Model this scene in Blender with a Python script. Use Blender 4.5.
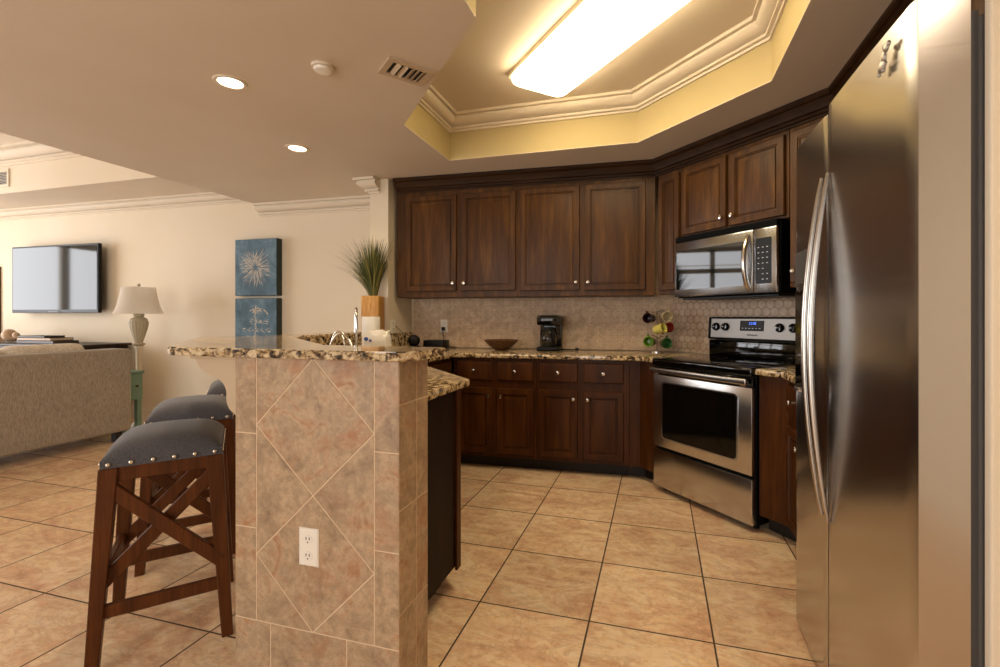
import bpy, bmesh, math, random
from mathutils import Vector, Matrix
random.seed(7)
S = bpy.context.scene
for o in list(bpy.data.objects): bpy.data.objects.remove(o)
COL = S.collection
PI = math.pi

# ------------------------------------------------------------------ camera
cam_d = bpy.data.cameras.new('camera'); cam = bpy.data.objects.new('camera', cam_d); COL.objects.link(cam)
S.camera = cam
cam_d.sensor_width = 36; cam_d.lens = 36 * 460 / 1000
cam_d.shift_x = -0.03; cam_d.shift_y = -0.0165; cam_d.clip_start = 0.02
YAW = math.atan(128 / 460)
cam.location = (0, 0, 1.2); cam.rotation_euler = (PI / 2, 0, YAW)

# ------------------------------------------------------------------ world, exposure
S.view_settings.view_transform = 'Standard'; S.view_settings.look = 'None'
S.view_settings.exposure = 0.12; S.view_settings.gamma = 1.0; S.view_settings.use_curve_mapping = False
W = bpy.data.worlds.new('sky'); S.world = W; W.use_nodes = True
bg = W.node_tree.nodes['Background']; bg.inputs[0].default_value = (0.80, 0.90, 1.0, 1); bg.inputs[1].default_value = 1.9

def area(name, loc, size, energy, color, rot, portal=False, spread=None):
    l = bpy.data.lights.new(name, 'AREA'); l.shape = 'RECTANGLE'; l.size, l.size_y = size
    l.energy = energy; l.color = color
    if portal: l.cycles.is_portal = True
    if spread: l.spread = spread
    o = bpy.data.objects.new(name, l); COL.objects.link(o); o.location = loc; o.rotation_euler = rot
    return o
# daylight entering through the living room windows (left) and through the glass door behind the camera
area('window_daylight', (-9.62, 1.25, 1.575), (2.8, 3.85), 206, (1.0, 0.97, 0.97), (0, -PI / 2, 0))
area('rear_daylight', (-2.2, -3.35, 1.3), (3.4, 2.1), 74, (1.0, 0.96, 0.9), (PI / 2, 0, 0))
TUBE = 13.4           # radiance of the kitchen's fluorescent lens
CANW = 34            # watts of the recessed lamps

# ------------------------------------------------------------------ materials
def lin(h):
    h = h.lstrip('#'); r = []
    for i in (0, 2, 4):
        v = int(h[i:i + 2], 16) / 255
        r.append(v / 12.92 if v <= .04045 else ((v + .055) / 1.055) ** 2.4)
    return (*r, 1)

class NT:
    def __init__(s, name):
        s.m = bpy.data.materials.new(name); s.m.use_nodes = True
        s.t = s.m.node_tree; s.b = s.t.nodes['Principled BSDF']
    def n(s, kind, **kw):
        nd = s.t.nodes.new('ShaderNode' + kind)
        for k, v in kw.items():
            if k.startswith('i_'): 
                key = k[2:]
                key = int(key) if key.isdigit() else key.replace('_', ' ')
                nd.inputs[key].default_value = v
            else: setattr(nd, k, v)
        return nd
    def l(s, a, b): s.t.links.new(a, b)
    def coord(s, scale=(1, 1, 1), jitter=True):
        c = s.n('TexCoord'); mp = s.n('Mapping'); mp.inputs['Scale'].default_value = scale
        if jitter:
            oi = s.n('ObjectInfo'); ml = s.n('VectorMath', operation='SCALE'); cx = s.n('CombineXYZ')
            s.l(oi.outputs['Random'], cx.inputs[0]); s.l(oi.outputs['Random'], cx.inputs[2])
            s.l(cx.outputs[0], ml.inputs[0]); ml.inputs['Scale'].default_value = 17.3
            ad = s.n('VectorMath', operation='ADD'); s.l(c.outputs['Object'], ad.inputs[0]); s.l(ml.outputs[0], ad.inputs[1])
            s.l(ad.outputs[0], mp.inputs[0])
        else: s.l(c.outputs['Object'], mp.inputs[0])
        return mp.outputs[0]
    def noise(s, vec, scale, detail=4, rough=.6, dist=0):
        nd = s.n('TexNoise'); nd.inputs['Scale'].default_value = scale; nd.inputs['Detail'].default_value = detail
        nd.inputs['Roughness'].default_value = rough; nd.inputs['Distortion'].default_value = dist
        s.l(vec, nd.inputs['Vector']); return nd.outputs['Fac']
    def ramp(s, fac, stops, interp='LINEAR'):
        r = s.n('ValToRGB'); r.color_ramp.interpolation = interp; e = r.color_ramp.elements
        while len(e) < len(stops): e.new(.5)
        for el, (p, c) in zip(e, stops): el.position = p; el.color = lin(c) if isinstance(c, str) else c
        s.l(fac, r.inputs[0]); return r.outputs[0]
    def mix(s, fac, a, b, mode='MIX'):
        m = s.n('Mix', data_type='RGBA', blend_type=mode)
        for v, i in ((fac, 0), (a, 6), (b, 7)):
            if hasattr(v, 'is_output') or isinstance(v, bpy.types.NodeSocket): s.l(v, m.inputs[i])
            elif isinstance(v, (int, float)): m.inputs[i].default_value = v
            else: m.inputs[i].default_value = lin(v) if isinstance(v, str) else v
        return m.outputs[2]
    def math(s, op, a, b=None, c=None):
        m = s.n('Math', operation=op)
        for i, v in enumerate((a, b, c)):
            if v is None: continue
            if isinstance(v, (int, float)): m.inputs[i].default_value = v
            else: s.l(v, m.inputs[i])
        return m.outputs[0]
    def bump(s, h, strength=.2, dist=.01):
        b = s.n('Bump'); b.inputs['Strength'].default_value = strength; b.inputs['Distance'].default_value = dist
        s.l(h, b.inputs['Height']); s.l(b.outputs[0], s.b.inputs['Normal'])
    def set(s, **kw):
        for k, v in kw.items():
            i = s.b.inputs[k.replace('_', ' ')]
            if isinstance(v, bpy.types.NodeSocket): s.l(v, i)
            else: i.default_value = lin(v) if isinstance(v, str) else v
        return s
M = {}
def plain(name, col, rough=.5, metal=0, **kw):
    n = NT(name); n.set(Base_Color=col, Roughness=rough, Metallic=metal, **kw); M[name] = n.m; return n

def paint(name, col, bumps=.12):
    n = NT(name); v = n.coord((1, 1, 1), False)
    f = n.noise(v, 90, 3); n.bump(f, bumps, .004)
    g = n.noise(v, 1.3, 2)
    c = n.mix(.06, col, n.ramp(g, [(.3, '#8a7a6a'), (.7, '#ffffff')]), 'OVERLAY')
    n.set(Base_Color=c, Roughness=.75); M[name] = n.m
paint('wall_paint', '#dfd1b9'); paint('ceiling_paint', '#d3c5b2'); paint('tray_glow_tint', '#b9a674')  # tray sides: the tube's yellow glow is mixed into their base colour
paint('trim_paint', '#dccfba', .02); paint('corbel_shade_paint', '#bda88c', .05)  # corbel tone holds painted-in shade of the bar overhang; ceiling vent shares it

def wood(name, dark, mid, light, rough=.42, axis='z', coat=.03):
    n = NT(name)
    sc = {'z': (9, 9, .9), 'x': (.9, 9, 9), 'y': (9, .9, 9)}[axis]
    v = n.coord(sc)
    f = n.noise(v, 2.2, 6, .6, .25)
    sc2 = {'z': (70, 70, 2.5), 'x': (2.5, 70, 70), 'y': (70, 2.5, 70)}[axis]
    g = n.noise(n.coord(sc2), 2.0, 3)
    c = n.ramp(f, [(.2, dark), (.5, mid), (.82, light)])
    c = n.mix(.35, c, n.ramp(g, [(.35, '#606060'), (.65, '#c0c0c0')]), 'OVERLAY')
    big = n.noise(n.coord((1.2, 1.2, .6)), 1.6, 2)
    c = n.mix(.35, c, n.ramp(big, [(.3, '#555555'), (.7, '#b4b4b4')]), 'OVERLAY')
    n.set(Base_Color=c, Roughness=rough, Coat_Weight=coat, Coat_Roughness=.25, Specular_IOR_Level=.2)
    n.bump(g, .06, .002); M[name] = n.m
wood('cabinet_wood', '#351d07', '#563410', '#7c521d')
wood('base_wood', '#301706', '#4e290b', '#6b3f15')
wood('crown_wood', '#261507', '#3a220d', '#4f3217', axis='x')
wood('stool_wood', '#43220d', '#613414', '#7b451f', rough=.4, coat=.06)
wood('console_wood', '#201812', '#3a2c22', '#52402f', axis='x')
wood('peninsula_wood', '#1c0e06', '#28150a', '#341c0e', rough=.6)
plain('toe_black', '#17100c', .6)
plain('groove_dark', '#1e0d06', .5)

def granite(name, rough=.08):
    n = NT(name); v = n.coord((1, 1, 1), False)
    f = n.noise(v, 34, 5, .62, .4)
    c = n.ramp(f, [(.36, '#1d1611'), (.43, '#53402c'), (.48, '#9c8059'), (.54, '#cdb48a'), (.62, '#dccaa8'), (.7, '#8d6f4b')])
    vo = n.n('TexVoronoi'); vo.inputs['Scale'].default_value = 95; n.l(v, vo.inputs['Vector'])
    sp = n.ramp(vo.outputs['Color'], [(.2, '#ffffff'), (.28, '#2a211a')], 'CONSTANT')
    c = n.mix(n.ramp(vo.outputs['Distance'], [(.0, (.55, .55, .55, 1)), (.5, (0, 0, 0, 1))]), c, sp, 'MULTIPLY')
    n.set(Base_Color=c, Roughness=rough, Specular_IOR_Level=.7); M[name] = n.m
granite('granite')
# rough chiselled edge of the bar: same stone, broken face
n = NT('granite_rough'); v = n.coord((1, 1, 1), False)
f = n.noise(v, 42, 5, .65, .5)
c = n.ramp(f, [(.36, '#1d1611'), (.43, '#53402c'), (.48, '#9c8059'), (.54, '#cdb48a'), (.62, '#dccaa8'), (.7, '#8d6f4b')])
n.set(Base_Color=c, Roughness=.45); n.bump(n.noise(v, 60, 4), .8, .01); M['granite_rough'] = n.m

# floor: big square tiles
n = NT('floor_tile'); c0 = n.n('TexCoord'); sx = n.n('SeparateXYZ'); n.l(c0.outputs['Object'], sx.inputs[0])
tx = n.math('MULTIPLY_ADD', sx.outputs[0], 1 / .461, .262 / .461 + 40); ty = n.math('MULTIPLY_ADD', sx.outputs[1], 1 / .4495, -1.811 / .4495 + 40)
fx = n.math('FRACT', tx); fy = n.math('FRACT', ty)
ex = n.math('ABSOLUTE', n.math('SUBTRACT', fx, .5)); ey = n.math('ABSOLUTE', n.math('SUBTRACT', fy, .5))
em = n.math('MAXIMUM', ex, ey); gm = n.n('MapRange', interpolation_type='SMOOTHSTEP'); n.l(em, gm.inputs[0])
gm.inputs[1].default_value = .4905; gm.inputs[2].default_value = .4945
idv = n.n('CombineXYZ'); n.l(n.math('FLOOR', tx), idv.inputs[0]); n.l(n.math('FLOOR', ty), idv.inputs[1])
wn = n.n('TexWhiteNoise', noise_dimensions='3D'); n.l(idv.outputs[0], wn.inputs['Vector'])
off = n.n('VectorMath', operation='MULTIPLY_ADD'); n.l(wn.outputs['Color'], off.inputs[0]); off.inputs[1].default_value = (9, 9, 9); n.l(c0.outputs['Object'], off.inputs[2])
mp = n.n('Mapping'); mp.inputs['Rotation'].default_value = (0, 0, .5); mp.inputs['Scale'].default_value = (1, 2.2, 1); n.l(off.outputs[0], mp.inputs[0])
a = n.noise(mp.outputs[0], 3.0, 7, .66, .7); b = n.noise(off.outputs[0], 26, 6, .7, .3)
c = n.ramp(a, [(.3, '#d0af8c'), (.45, '#e3c6a6'), (.58, '#efdac0'), (.72, '#d8b08b')])
c = n.mix(.55, c, n.ramp(b, [(.35, '#746c64'), (.62, '#bcb8b2')]), 'OVERLAY')
vn = n.ramp(n.noise(mp.outputs[0], 4, 6, .7, 1.2), [(.46, (0, 0, 0, 1)), (.5, (1, 1, 1, 1)), (.54, (0, 0, 0, 1))])
c = n.mix(n.math('MULTIPLY', vn, .28), c, '#9a6339')
br = n.n('HueSaturation'); n.l(c, br.inputs['Color']); n.l(n.math('MULTIPLY_ADD', wn.outputs['Value'], .14, .93), br.inputs['Value'])
c = n.mix(gm.outputs[0], br.outputs[0], '#4a3524')
n.set(Base_Color=c, Roughness=n.math('MULTIPLY_ADD', gm.outputs[0], .4, .34), Specular_IOR_Level=.45)
n.bump(n.math('MULTIPLY_ADD', gm.outputs[0], -1, n.math('MULTIPLY', b, .25)), .25, .004); M['floor_tile'] = n.m

# slate-look wall tiles on the column (each tile an island)
n = NT('column_tile'); v = n.n('TexCoord'); ge = n.n('NewGeometry')
mu = n.n('VectorMath', operation='SCALE'); cx = n.n('CombineXYZ')
for i in range(3): n.l(ge.outputs['Random Per Island'], cx.inputs[i])
n.l(cx.outputs[0], mu.inputs[0]); mu.inputs['Scale'].default_value = 31
ad = n.n('VectorMath', operation='ADD'); n.l(v.outputs['Object'], ad.inputs[0]); n.l(mu.outputs[0], ad.inputs[1])
a = n.noise(ad.outputs[0], 9, 9, .74, .8); b = n.noise(ad.outputs[0], 38, 8, .8)
c = n.ramp(a, [(.3, '#917a62'), (.45, '#b29a7d'), (.55, '#c2ab8d'), (.64, '#b58c68'), (.78, '#a27a58')])
c = n.mix(.5, c, n.ramp(b, [(.35, '#6b5e54'), (.6, '#b5afa8')]), 'OVERLAY')
rust = n.ramp(n.noise(ad.outputs[0], 4.2, 7, .75, .4), [(.52, (0, 0, 0, 1)), (.66, (.55, .55, .55, 1))])
c = n.mix(rust, c, '#a3683f')
n.set(Base_Color=c, Roughness=.42); n.bump(b, .15, .004); M['column_tile'] = n.m
plain('grout', '#d8c0a1', .85)

# small round mosaic of the splash-back (local x along the wall, z up)
n = NT('mosaic'); v = n.n('TexCoord'); sp = n.n('SeparateXYZ'); n.l(v.outputs['Object'], sp.inputs[0])
A = .062; px = n.math('DIVIDE', sp.outputs[0], A); pz = n.math('DIVIDE', sp.outputs[2], A * 1.732)
def lat(o):
    fx = n.math('SUBTRACT', n.math('FRACT', n.math('ADD', px, 40 + o)), .5); fz = n.math('MULTIPLY', n.math('SUBTRACT', n.math('FRACT', n.math('ADD', pz, 40 + o)), .5), 1.732)
    return n.math('SQRT', n.math('ADD', n.math('MULTIPLY', fx, fx), n.math('MULTIPLY', fz, fz)))
r = n.math('MINIMUM', lat(0), lat(.5))
gr = n.n('MapRange', interpolation_type='SMOOTHSTEP'); n.l(r, gr.inputs[0]); gr.inputs[1].default_value = .40; gr.inputs[2].default_value = .47
vc = n.coord((1, 1, 1), False)
a = n.noise(vc, 14, 5, .65, .6); b = n.noise(vc, 110, 3)
c = n.ramp(a, [(.3, '#bda588'), (.5, '#ceb89d'), (.7, '#dac8b0')])
c = n.mix(.35, c, n.ramp(b, [(.35, '#555555'), (.65, '#b0b0b0')]), 'OVERLAY')
c = n.mix(n.math('MULTIPLY', gr.outputs[0], .55), c, '#8b7358')
n.set(Base_Color=c, Roughness=.5); n.bump(n.math('SUBTRACT', 1.0, gr.outputs[0]), .35, .003); M['mosaic'] = n.m

# small tumbled mosaic along the back wall
n = NT('mosaic_fine'); v = n.n('TexCoord'); sp = n.n('SeparateXYZ'); n.l(v.outputs['Object'], sp.inputs[0])
px = n.math('DIVIDE', sp.outputs[0], .052); pz = n.math('DIVIDE', sp.outputs[2], .052)
fx = n.math('ABSOLUTE', n.math('SUBTRACT', n.math('FRACT', n.math('ADD', px, 90)), .5)); fz = n.math('ABSOLUTE', n.math('SUBTRACT', n.math('FRACT', n.math('ADD', pz, 90)), .5))
gr = n.n('MapRange', interpolation_type='SMOOTHSTEP'); n.l(n.math('MAXIMUM', fx, fz), gr.inputs[0]); gr.inputs[1].default_value = .45; gr.inputs[2].default_value = .49
dot = n.n('MapRange', interpolation_type='SMOOTHSTEP'); n.l(n.math('MINIMUM', fx, fz), dot.inputs[0]); dot.inputs[1].default_value = .40; dot.inputs[2].default_value = .43
vc = n.coord((1, 1, 1), False); a = n.noise(vc, 12, 6, .7, .6); b = n.noise(vc, 90, 3)
c = n.ramp(a, [(.28, '#b79d7c'), (.5, '#d2bd9f'), (.72, '#e4d3b8')]); c = n.mix(.4, c, n.ramp(b, [(.35, '#555555'), (.65, '#b0b0b0')]), 'OVERLAY')
c = n.mix(n.math('MULTIPLY', gr.outputs[0], .14), c, '#8b7358'); c = n.mix(n.math('MULTIPLY', n.math('MULTIPLY', dot.outputs[0], n.math('GREATER_THAN', a, .5)), .5), c, '#6a4a30')
n.set(Base_Color=c, Roughness=.55); n.bump(b, .2, .003); M['mosaic_fine'] = n.m

# metals
n = NT('stainless'); f = n.noise(n.coord((1, 1, 160)), 3, 2); g = n.noise(n.coord((.6, .6, 2.2)), 1.3, 2)
n.set(Base_Color=(.57, .555, .545, 1), Metallic=1, Roughness=n.math('MULTIPLY_ADD', f, .08, .18))
n.bump(g, .06, .03); M['stainless'] = n.m
plain('steel_bright', '#c3c8d0', .2, 1); plain('chrome', '#e0ddd8', .07, 1); plain('panel_steel', '#8f8b86', .42, 1); plain('matte_black', '#050505', .6, 0, Specular_IOR_Level=.08); plain('nickel', '#d6cfc4', .22, 1)
plain('handle_steel', '#b9b4ad', .25, 1)
plain('black_gloss', '#060606', .06); plain('black_plastic', '#0a0909', .4, 0, Specular_IOR_Level=.25); plain('black_glass', '#050505', .03)
plain('oven_glass', '#0b0907', .05); plain('grey_plastic', '#4c4a49', .45); plain('fridge_case', '#55524f', .5)
plain('white_plastic', '#ece6da', .35); plain('white_ceramic', '#efe9de', .2); plain('paper', '#f2efe9', .9)
plain('screen_glass', '#12171a', .06, 0, Specular_IOR_Level=.4)
plain('blue_led', '#1c4fd0', .3, 0, Emission_Color=(.05, .2, 1, 1), Emission_Strength=1.2)
plain('panel_mark', '#cfcfcf', .5)
plain('mug_green', '#6f9a22', .18); plain('mug_dark_green', '#3c6a33', .18); plain('mug_yellow', '#d8cb6a', .2)
plain('mug_plum', '#2c1018', .15); plain('mug_red', '#8d1f18', .2); plain('mug_cream', '#cbb892', .25)
plain('leaf', '#4a5428', .6); plain('leaf_dry', '#8d8548', .6); plain('green_paint', '#71907c', .5)
plain('lamp_stone', '#b0a58d', .6); plain('frame_brown', '#5a3a22', .4); plain('book_dark', '#1d1c1d', .5); plain('shell', '#c7ab90', .6)
plain('art_grey', '#7d8b96', .6); plain('pack_blue', '#2a4a96', .4); plain('pack_green', '#3a8a3a', .4)
plain('vent_dark', '#1a1512', .8); plain('pewter', '#a79f96', .35, .8); plain('leather_dark', '#3b2a1f', .5)
n = NT('glass_clear'); n.set(Base_Color=(1, 1, 1, 1), Roughness=.02, Transmission_Weight=1, IOR=1.45); M['glass_clear'] = n.m
n = NT('coffee_glass'); n.set(Base_Color=(.03, .025, .02, 1), Roughness=.03, Transmission_Weight=.3, IOR=1.45); M['coffee_glass'] = n.m

def emit(name, col, s):
    n = NT(name); n.set(Base_Color=(.9, .9, .9, 1), Emission_Color=col, Emission_Strength=s, Roughness=.5); M[name] = n.m
emit('tube_lens', (1, .82, .53, 1), TUBE); emit('can_lens', (1, .78, .52, 1), 14)

def fabric(name, c1, c2, sc=(220, 220, 30), rough=.95):
    n = NT(name); f = n.noise(n.coord(sc), 1.0, 3); g = n.noise(n.coord((1, 1, 1)), 6, 3)
    c = n.ramp(f, [(.35, c1), (.65, c2)]); c = n.mix(.15, c, n.ramp(g, [(.3, '#555555'), (.7, '#b0b0b0')]), 'OVERLAY')
    n.set(Base_Color=c, Roughness=rough, Sheen_Weight=.2); n.bump(f, .25, .003); M[name] = n.m
fabric('sofa_cloth', '#8b7f70', '#b2a592'); fabric('stool_cloth', '#434146', '#5d5b5e', (260, 260, 260)); fabric('cushion_cloth', '#cfc2b0', '#e8ded0', (60, 60, 60))
n = NT('shade_cloth'); n.set(Base_Color='#fbf4ea', Roughness=.9, Transmission_Weight=0, Emission_Color=(1, .9, .8, 1), Emission_Strength=0.0); M['shade_cloth'] = n.m
n = NT('wicker'); v = n.coord((1, 1, 1)); f = n.noise(v, 120, 3)
n.set(Base_Color=n.ramp(f, [(.35, '#2a150b'), (.55, '#6e4726'), (.7, '#a3794a')]), Roughness=.5); n.bump(f, .5, .004); M['wicker'] = n.m
n = NT('vase_wood'); f = n.noise(n.coord((30, 30, 4)), 2, 4); n.set(Base_Color=n.ramp(f, [(.3, '#a9752f'), (.55, '#c08d45'), (.75, '#d6a860')]), Roughness=.5); n.bump(f, .3, .004); M['vase_wood'] = n.m
n = NT('canvas_blue'); f = n.noise(n.coord((1, 1, 1)), 5, 5, .65, .8); g = n.noise(n.coord((1, 1, 1)), 18, 4)
c = n.ramp(f, [(.3, '#3a5263'), (.5, '#4f6d80'), (.66, '#6c8798'), (.76, '#979fa5')])
n.set(Base_Color=c, Roughness=.7); M['canvas_blue'] = n.m
plain('canvas_edge', '#26302c', .7); plain('brush_cream', '#d8ccba', .8); plain('brush_grey', '#a9aaa8', .8)

# ------------------------------------------------------------------ mesh helpers
class MB:
    def __init__(s): s.bm = bmesh.new()
    def add(s, bm2):
        me = bpy.data.meshes.new('t'); bm2.to_mesh(me); bm2.free(); s.bm.from_mesh(me); bpy.data.meshes.remove(me); return s
    def box(s, x0, x1, y0, y1, z0, z1, bev=0, seg=2, mat=None):
        b = bmesh.new(); bmesh.ops.create_cube(b, size=1)
        bmesh.ops.scale(b, vec=(abs(x1 - x0), abs(y1 - y0), abs(z1 - z0)), verts=b.verts)
        bmesh.ops.translate(b, vec=((x0 + x1) / 2, (y0 + y1) / 2, (z0 + z1) / 2), verts=b.verts)
        if bev: bmesh.ops.bevel(b, geom=b.edges[:], offset=bev, segments=seg, affect='EDGES', profile=.5)
        if mat is not None: b.transform(mat)
        return s.add(b)
    def bar(s, p, q, w, t, bev=.004, up=(0, 0, 1)):
        p, q = Vector(p), Vector(q); z = (q - p); L = z.length; z.normalize(); upv = Vector(up)
        if abs(z.dot(upv)) > .98: upv = Vector((1, 0, 0))
        x = upv.cross(z).normalized(); y = z.cross(x)
        m = Matrix((x, y, z)).transposed().to_4x4(); m.translation = (p + q) / 2
        return s.box(-w / 2, w / 2, -t / 2, t / 2, -L / 2, L / 2, bev, 1, m)
    def prism(s, poly, z0, z1, bev=0, seg=2, rim=False):
        b = bmesh.new(); vs = [b.verts.new((x, y, z0)) for x, y in poly]; f = b.faces.new(vs)
        r = bmesh.ops.extrude_face_region(b, geom=[f]); bmesh.ops.translate(b, vec=(0, 0, z1 - z0), verts=[e for e in r['geom'] if isinstance(e, bmesh.types.BMVert)])
        bmesh.ops.recalc_face_normals(b, faces=b.faces)
        if bev:
            ed = [e for e in b.edges if abs(e.verts[0].co.z - e.verts[1].co.z) < 1e-6] if rim else b.edges[:]
            bmesh.ops.bevel(b, geom=ed, offset=bev, segments=seg, affect='EDGES', profile=.5)
        return s.add(b)
    def prism_y(s, poly, y0, y1, bev=0, seg=2):      # outline in x-z, extruded along y
        b = bmesh.new(); vs = [b.verts.new((x, y0, z)) for x, z in poly]; f = b.faces.new(vs)
        r = bmesh.ops.extrude_face_region(b, geom=[f]); bmesh.ops.translate(b, vec=(0, y1 - y0, 0), verts=[e for e in r['geom'] if isinstance(e, bmesh.types.BMVert)])
        bmesh.ops.recalc_face_normals(b, faces=b.faces)
        if bev: bmesh.ops.bevel(b, geom=b.edges[:], offset=bev, segments=seg, affect='EDGES', profile=.5)
        return s.add(b)
    def lathe(s, prof, c=(0, 0, 0), seg=28, axis='z', flute=0, nf=16):
        b = bmesh.new(); rings = []
        for r, z in prof:
            ring = []
            for i in range(seg):
                a = 2 * PI * i / seg; rr = r * (1 - flute * (.5 + .5 * math.cos(nf * a))) if flute and r > .02 else r
                ring.append(b.verts.new((rr * math.cos(a), rr * math.sin(a), z)))
            rings.append(ring)
        for A, B in zip(rings, rings[1:]):
            for i in range(seg): b.faces.new((A[i], A[(i + 1) % seg], B[(i + 1) % seg], B[i]))
        b.faces.new(rings[0][::-1]); b.faces.new(rings[-1])
        bmesh.ops.remove_doubles(b, verts=b.verts, dist=1e-6)
        bmesh.ops.recalc_face_normals(b, faces=b.faces)
        if axis == 'y': b.transform(Matrix.Rotation(PI / 2, 4, 'X'))      # z -> -y
        if axis == 'x': b.transform(Matrix.Rotation(PI / 2, 4, 'Y'))
        if isinstance(c, Matrix): b.transform(c)
        else: bmesh.ops.translate(b, vec=c, verts=b.verts)
        return s.add(b)
    def tube(s, pts, r, seg=10, flat=1.0, caps=True):
        b = bmesh.new(); pts = [Vector(p) for p in pts]; rings = []; N = len(pts); prevx = None
        for i, p in enumerate(pts):
            d = (pts[min(i + 1, N - 1)] - pts[max(i - 1, 0)]).normalized()
            if prevx is None:
                ref = Vector((0, 0, 1)) if abs(d.z) < .9 else Vector((1, 0, 0)); x = ref.cross(d).normalized()
            else: x = (prevx - d * prevx.dot(d)).normalized()
            prevx = x; y = d.cross(x); rr = r[i] if isinstance(r, (list, tuple)) else r
            rings.append([b.verts.new(p + x * (rr * math.cos(2 * PI * k / seg)) + y * (rr * flat * math.sin(2 * PI * k / seg))) for k in range(seg)])
        for A, B in zip(rings, rings[1:]):
            for k in range(seg): b.faces.new((A[k], A[(k + 1) % seg], B[(k + 1) % seg], B[k]))
        if caps: b.faces.new(rings[0][::-1]); b.faces.new(rings[-1])
        bmesh.ops.recalc_face_normals(b, faces=b.faces)
        return s.add(b)
    def sphere(s, c, r, sc=(1, 1, 1), seg=16):
        b = bmesh.new(); bmesh.ops.create_uvsphere(b, u_segments=seg, v_segments=seg // 2, radius=r)
        bmesh.ops.scale(b, vec=sc, verts=b.verts); bmesh.ops.translate(b, vec=c, verts=b.verts); return s.add(b)
    def rings(s, x0, x1, z0, z1, steps, back=None):
        """panel facing -y: steps = [(inset, y), ...] from the outer edge in; closed behind at y=back"""
        b = bmesh.new(); R = []
        st = ([(steps[0][0], back)] if back is not None else []) + steps
        for i, y in st: R.append([b.verts.new((x, y, z)) for x, z in ((x0 + i, z0 + i), (x1 - i, z0 + i), (x1 - i, z1 - i), (x0 + i, z1 - i))])
        for A, B in zip(R, R[1:]):
            for k in range(4): b.faces.new((A[k], A[(k + 1) % 4], B[(k + 1) % 4], B[k]))
        b.faces.new(R[-1])
        if back is not None: b.faces.new(R[0][::-1])
        bmesh.ops.recalc_face_normals(b, faces=b.faces)
        return s.add(b)
    def sweep(s, path, prof, closed=False, side=1):
        """prof = closed outline of (out, z); 'out' is to the right of the walking direction times side"""
        b = bmesh.new(); P = [Vector((*p, 0)) for p in path]; N = len(P); rows = []
        for i in range(N):
            d1 = (P[i] - P[i - 1]).normalized() if (closed or i > 0) else None
            d2 = (P[(i + 1) % N] - P[i]).normalized() if (closed or i < N - 1) else None
            d1 = d1 or d2; d2 = d2 or d1
            n1 = Vector((d1.y, -d1.x, 0)) * side; n2 = Vector((d2.y, -d2.x, 0)) * side
            m = (n1 + n2).normalized(); m /= max(.2, m.dot(n1))
            rows.append([b.verts.new((P[i].x + m.x * o, P[i].y + m.y * o, z)) for o, z in prof])
        K = len(prof)
        for i in range(N if closed else N - 1):
            A, B = rows[i], rows[(i + 1) % N]
            for k in range(K): b.faces.new((A[k], A[(k + 1) % K], B[(k + 1) % K], B[k]))
        if not closed: b.faces.new(rows[0]); b.faces.new(rows[-1][::-1])
        bmesh.ops.recalc_face_normals(b, faces=b.faces)
        return s.add(b)
    def build(s, name, mat, parent=None, smooth=None):
        me = bpy.data.meshes.new(name); s.bm.to_mesh(me); s.bm.free()
        me.materials.append(M[mat] if isinstance(mat, str) else mat)
        if smooth:
            for p in me.polygons: p.use_smooth = True
            me.set_sharp_from_angle(angle=math.radians(smooth))
        o = bpy.data.objects.new(name, me); COL.objects.link(o)
        if parent: o.parent = parent
        return o

def tag(o, label, cat, group=None, kind=None):
    o['label'] = label; o['category'] = cat
    if group: o['group'] = group
    if kind: o['kind'] = kind
    return o
def struct(o): o['kind'] = 'structure'; return o
def thing(name, label, cat, loc=(0, 0, 0), rot=0, group=None):
    o = bpy.data.objects.new(name, None); COL.objects.link(o); o.empty_display_size = .1
    o.location = loc; o.rotation_euler = (0, 0, rot); return tag(o, label, cat, group)
def copy_tree(o, parent=None):
    c = o.copy(); COL.objects.link(c)
    if parent: c.parent = parent
    for ch in list(o.children): copy_tree(ch, c)
    return c
def text(body, size, name, mat, parent, mtx, depth=.0006):
    cu = bpy.data.curves.new('t', 'FONT'); cu.body = body; cu.size = size; cu.extrude = depth; cu.align_x = 'CENTER'; cu.align_y = 'CENTER'
    to = bpy.data.objects.new('t', cu); COL.objects.link(to); dg = bpy.context.evaluated_depsgraph_get()
    me = bpy.data.meshes.new_from_object(to.evaluated_get(dg)); bpy.data.objects.remove(to); me.transform(mtx)
    me.materials.clear(); me.materials.append(M[mat]); o = bpy.data.objects.new(name, me); COL.objects.link(o); o.parent = parent; return o
FACE = Matrix.Rotation(PI / 2, 4, 'X')       # text reading upright on a face that looks along -y

# frames of the three cabinet runs (local x to the right as you face it, local y into the wall)
class Fr:
    def __init__(s, x, y, deg): s.x, s.y, s.r = x, y, math.radians(deg)
    def w(s, lx, ly): return (s.x + lx * math.cos(s.r) - ly * math.sin(s.r), s.y + lx * math.sin(s.r) + ly * math.cos(s.r))
    def loc(s, lx, ly, z): return (*s.w(lx, ly), z)
BK = Fr(0, 3.474, 2.65); DG = Fr(.235, 3.047, -45); RT = Fr(.66, 2.685, -90); LW = Fr(-2.8, 4.10, 1.5)
def isect(a, b, c, d):
    a, b, c, d = map(Vector, (a, b, c, d)); r = b - a; q = d - c; t = ((c - a).x * q.y - (c - a).y * q.x) / (r.x * q.y - r.y * q.x); p = a + r * t; return (p.x, p.y)
CEIL = 2.42
bk_wall = [BK.w(-3, .606), BK.w(2, .606)]; dg_wall = [DG.w(-2, .66), DG.w(2, .66)]; XR = 1.28
PC1 = isect(*bk_wall, *dg_wall); PC2 = isect((XR, 0), (XR, 4), *dg_wall); STX0, STX1, STY = -2.475, -2.29, 3.57
PC0 = isect(*bk_wall, (STX1, 0), (STX1, 4))

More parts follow.
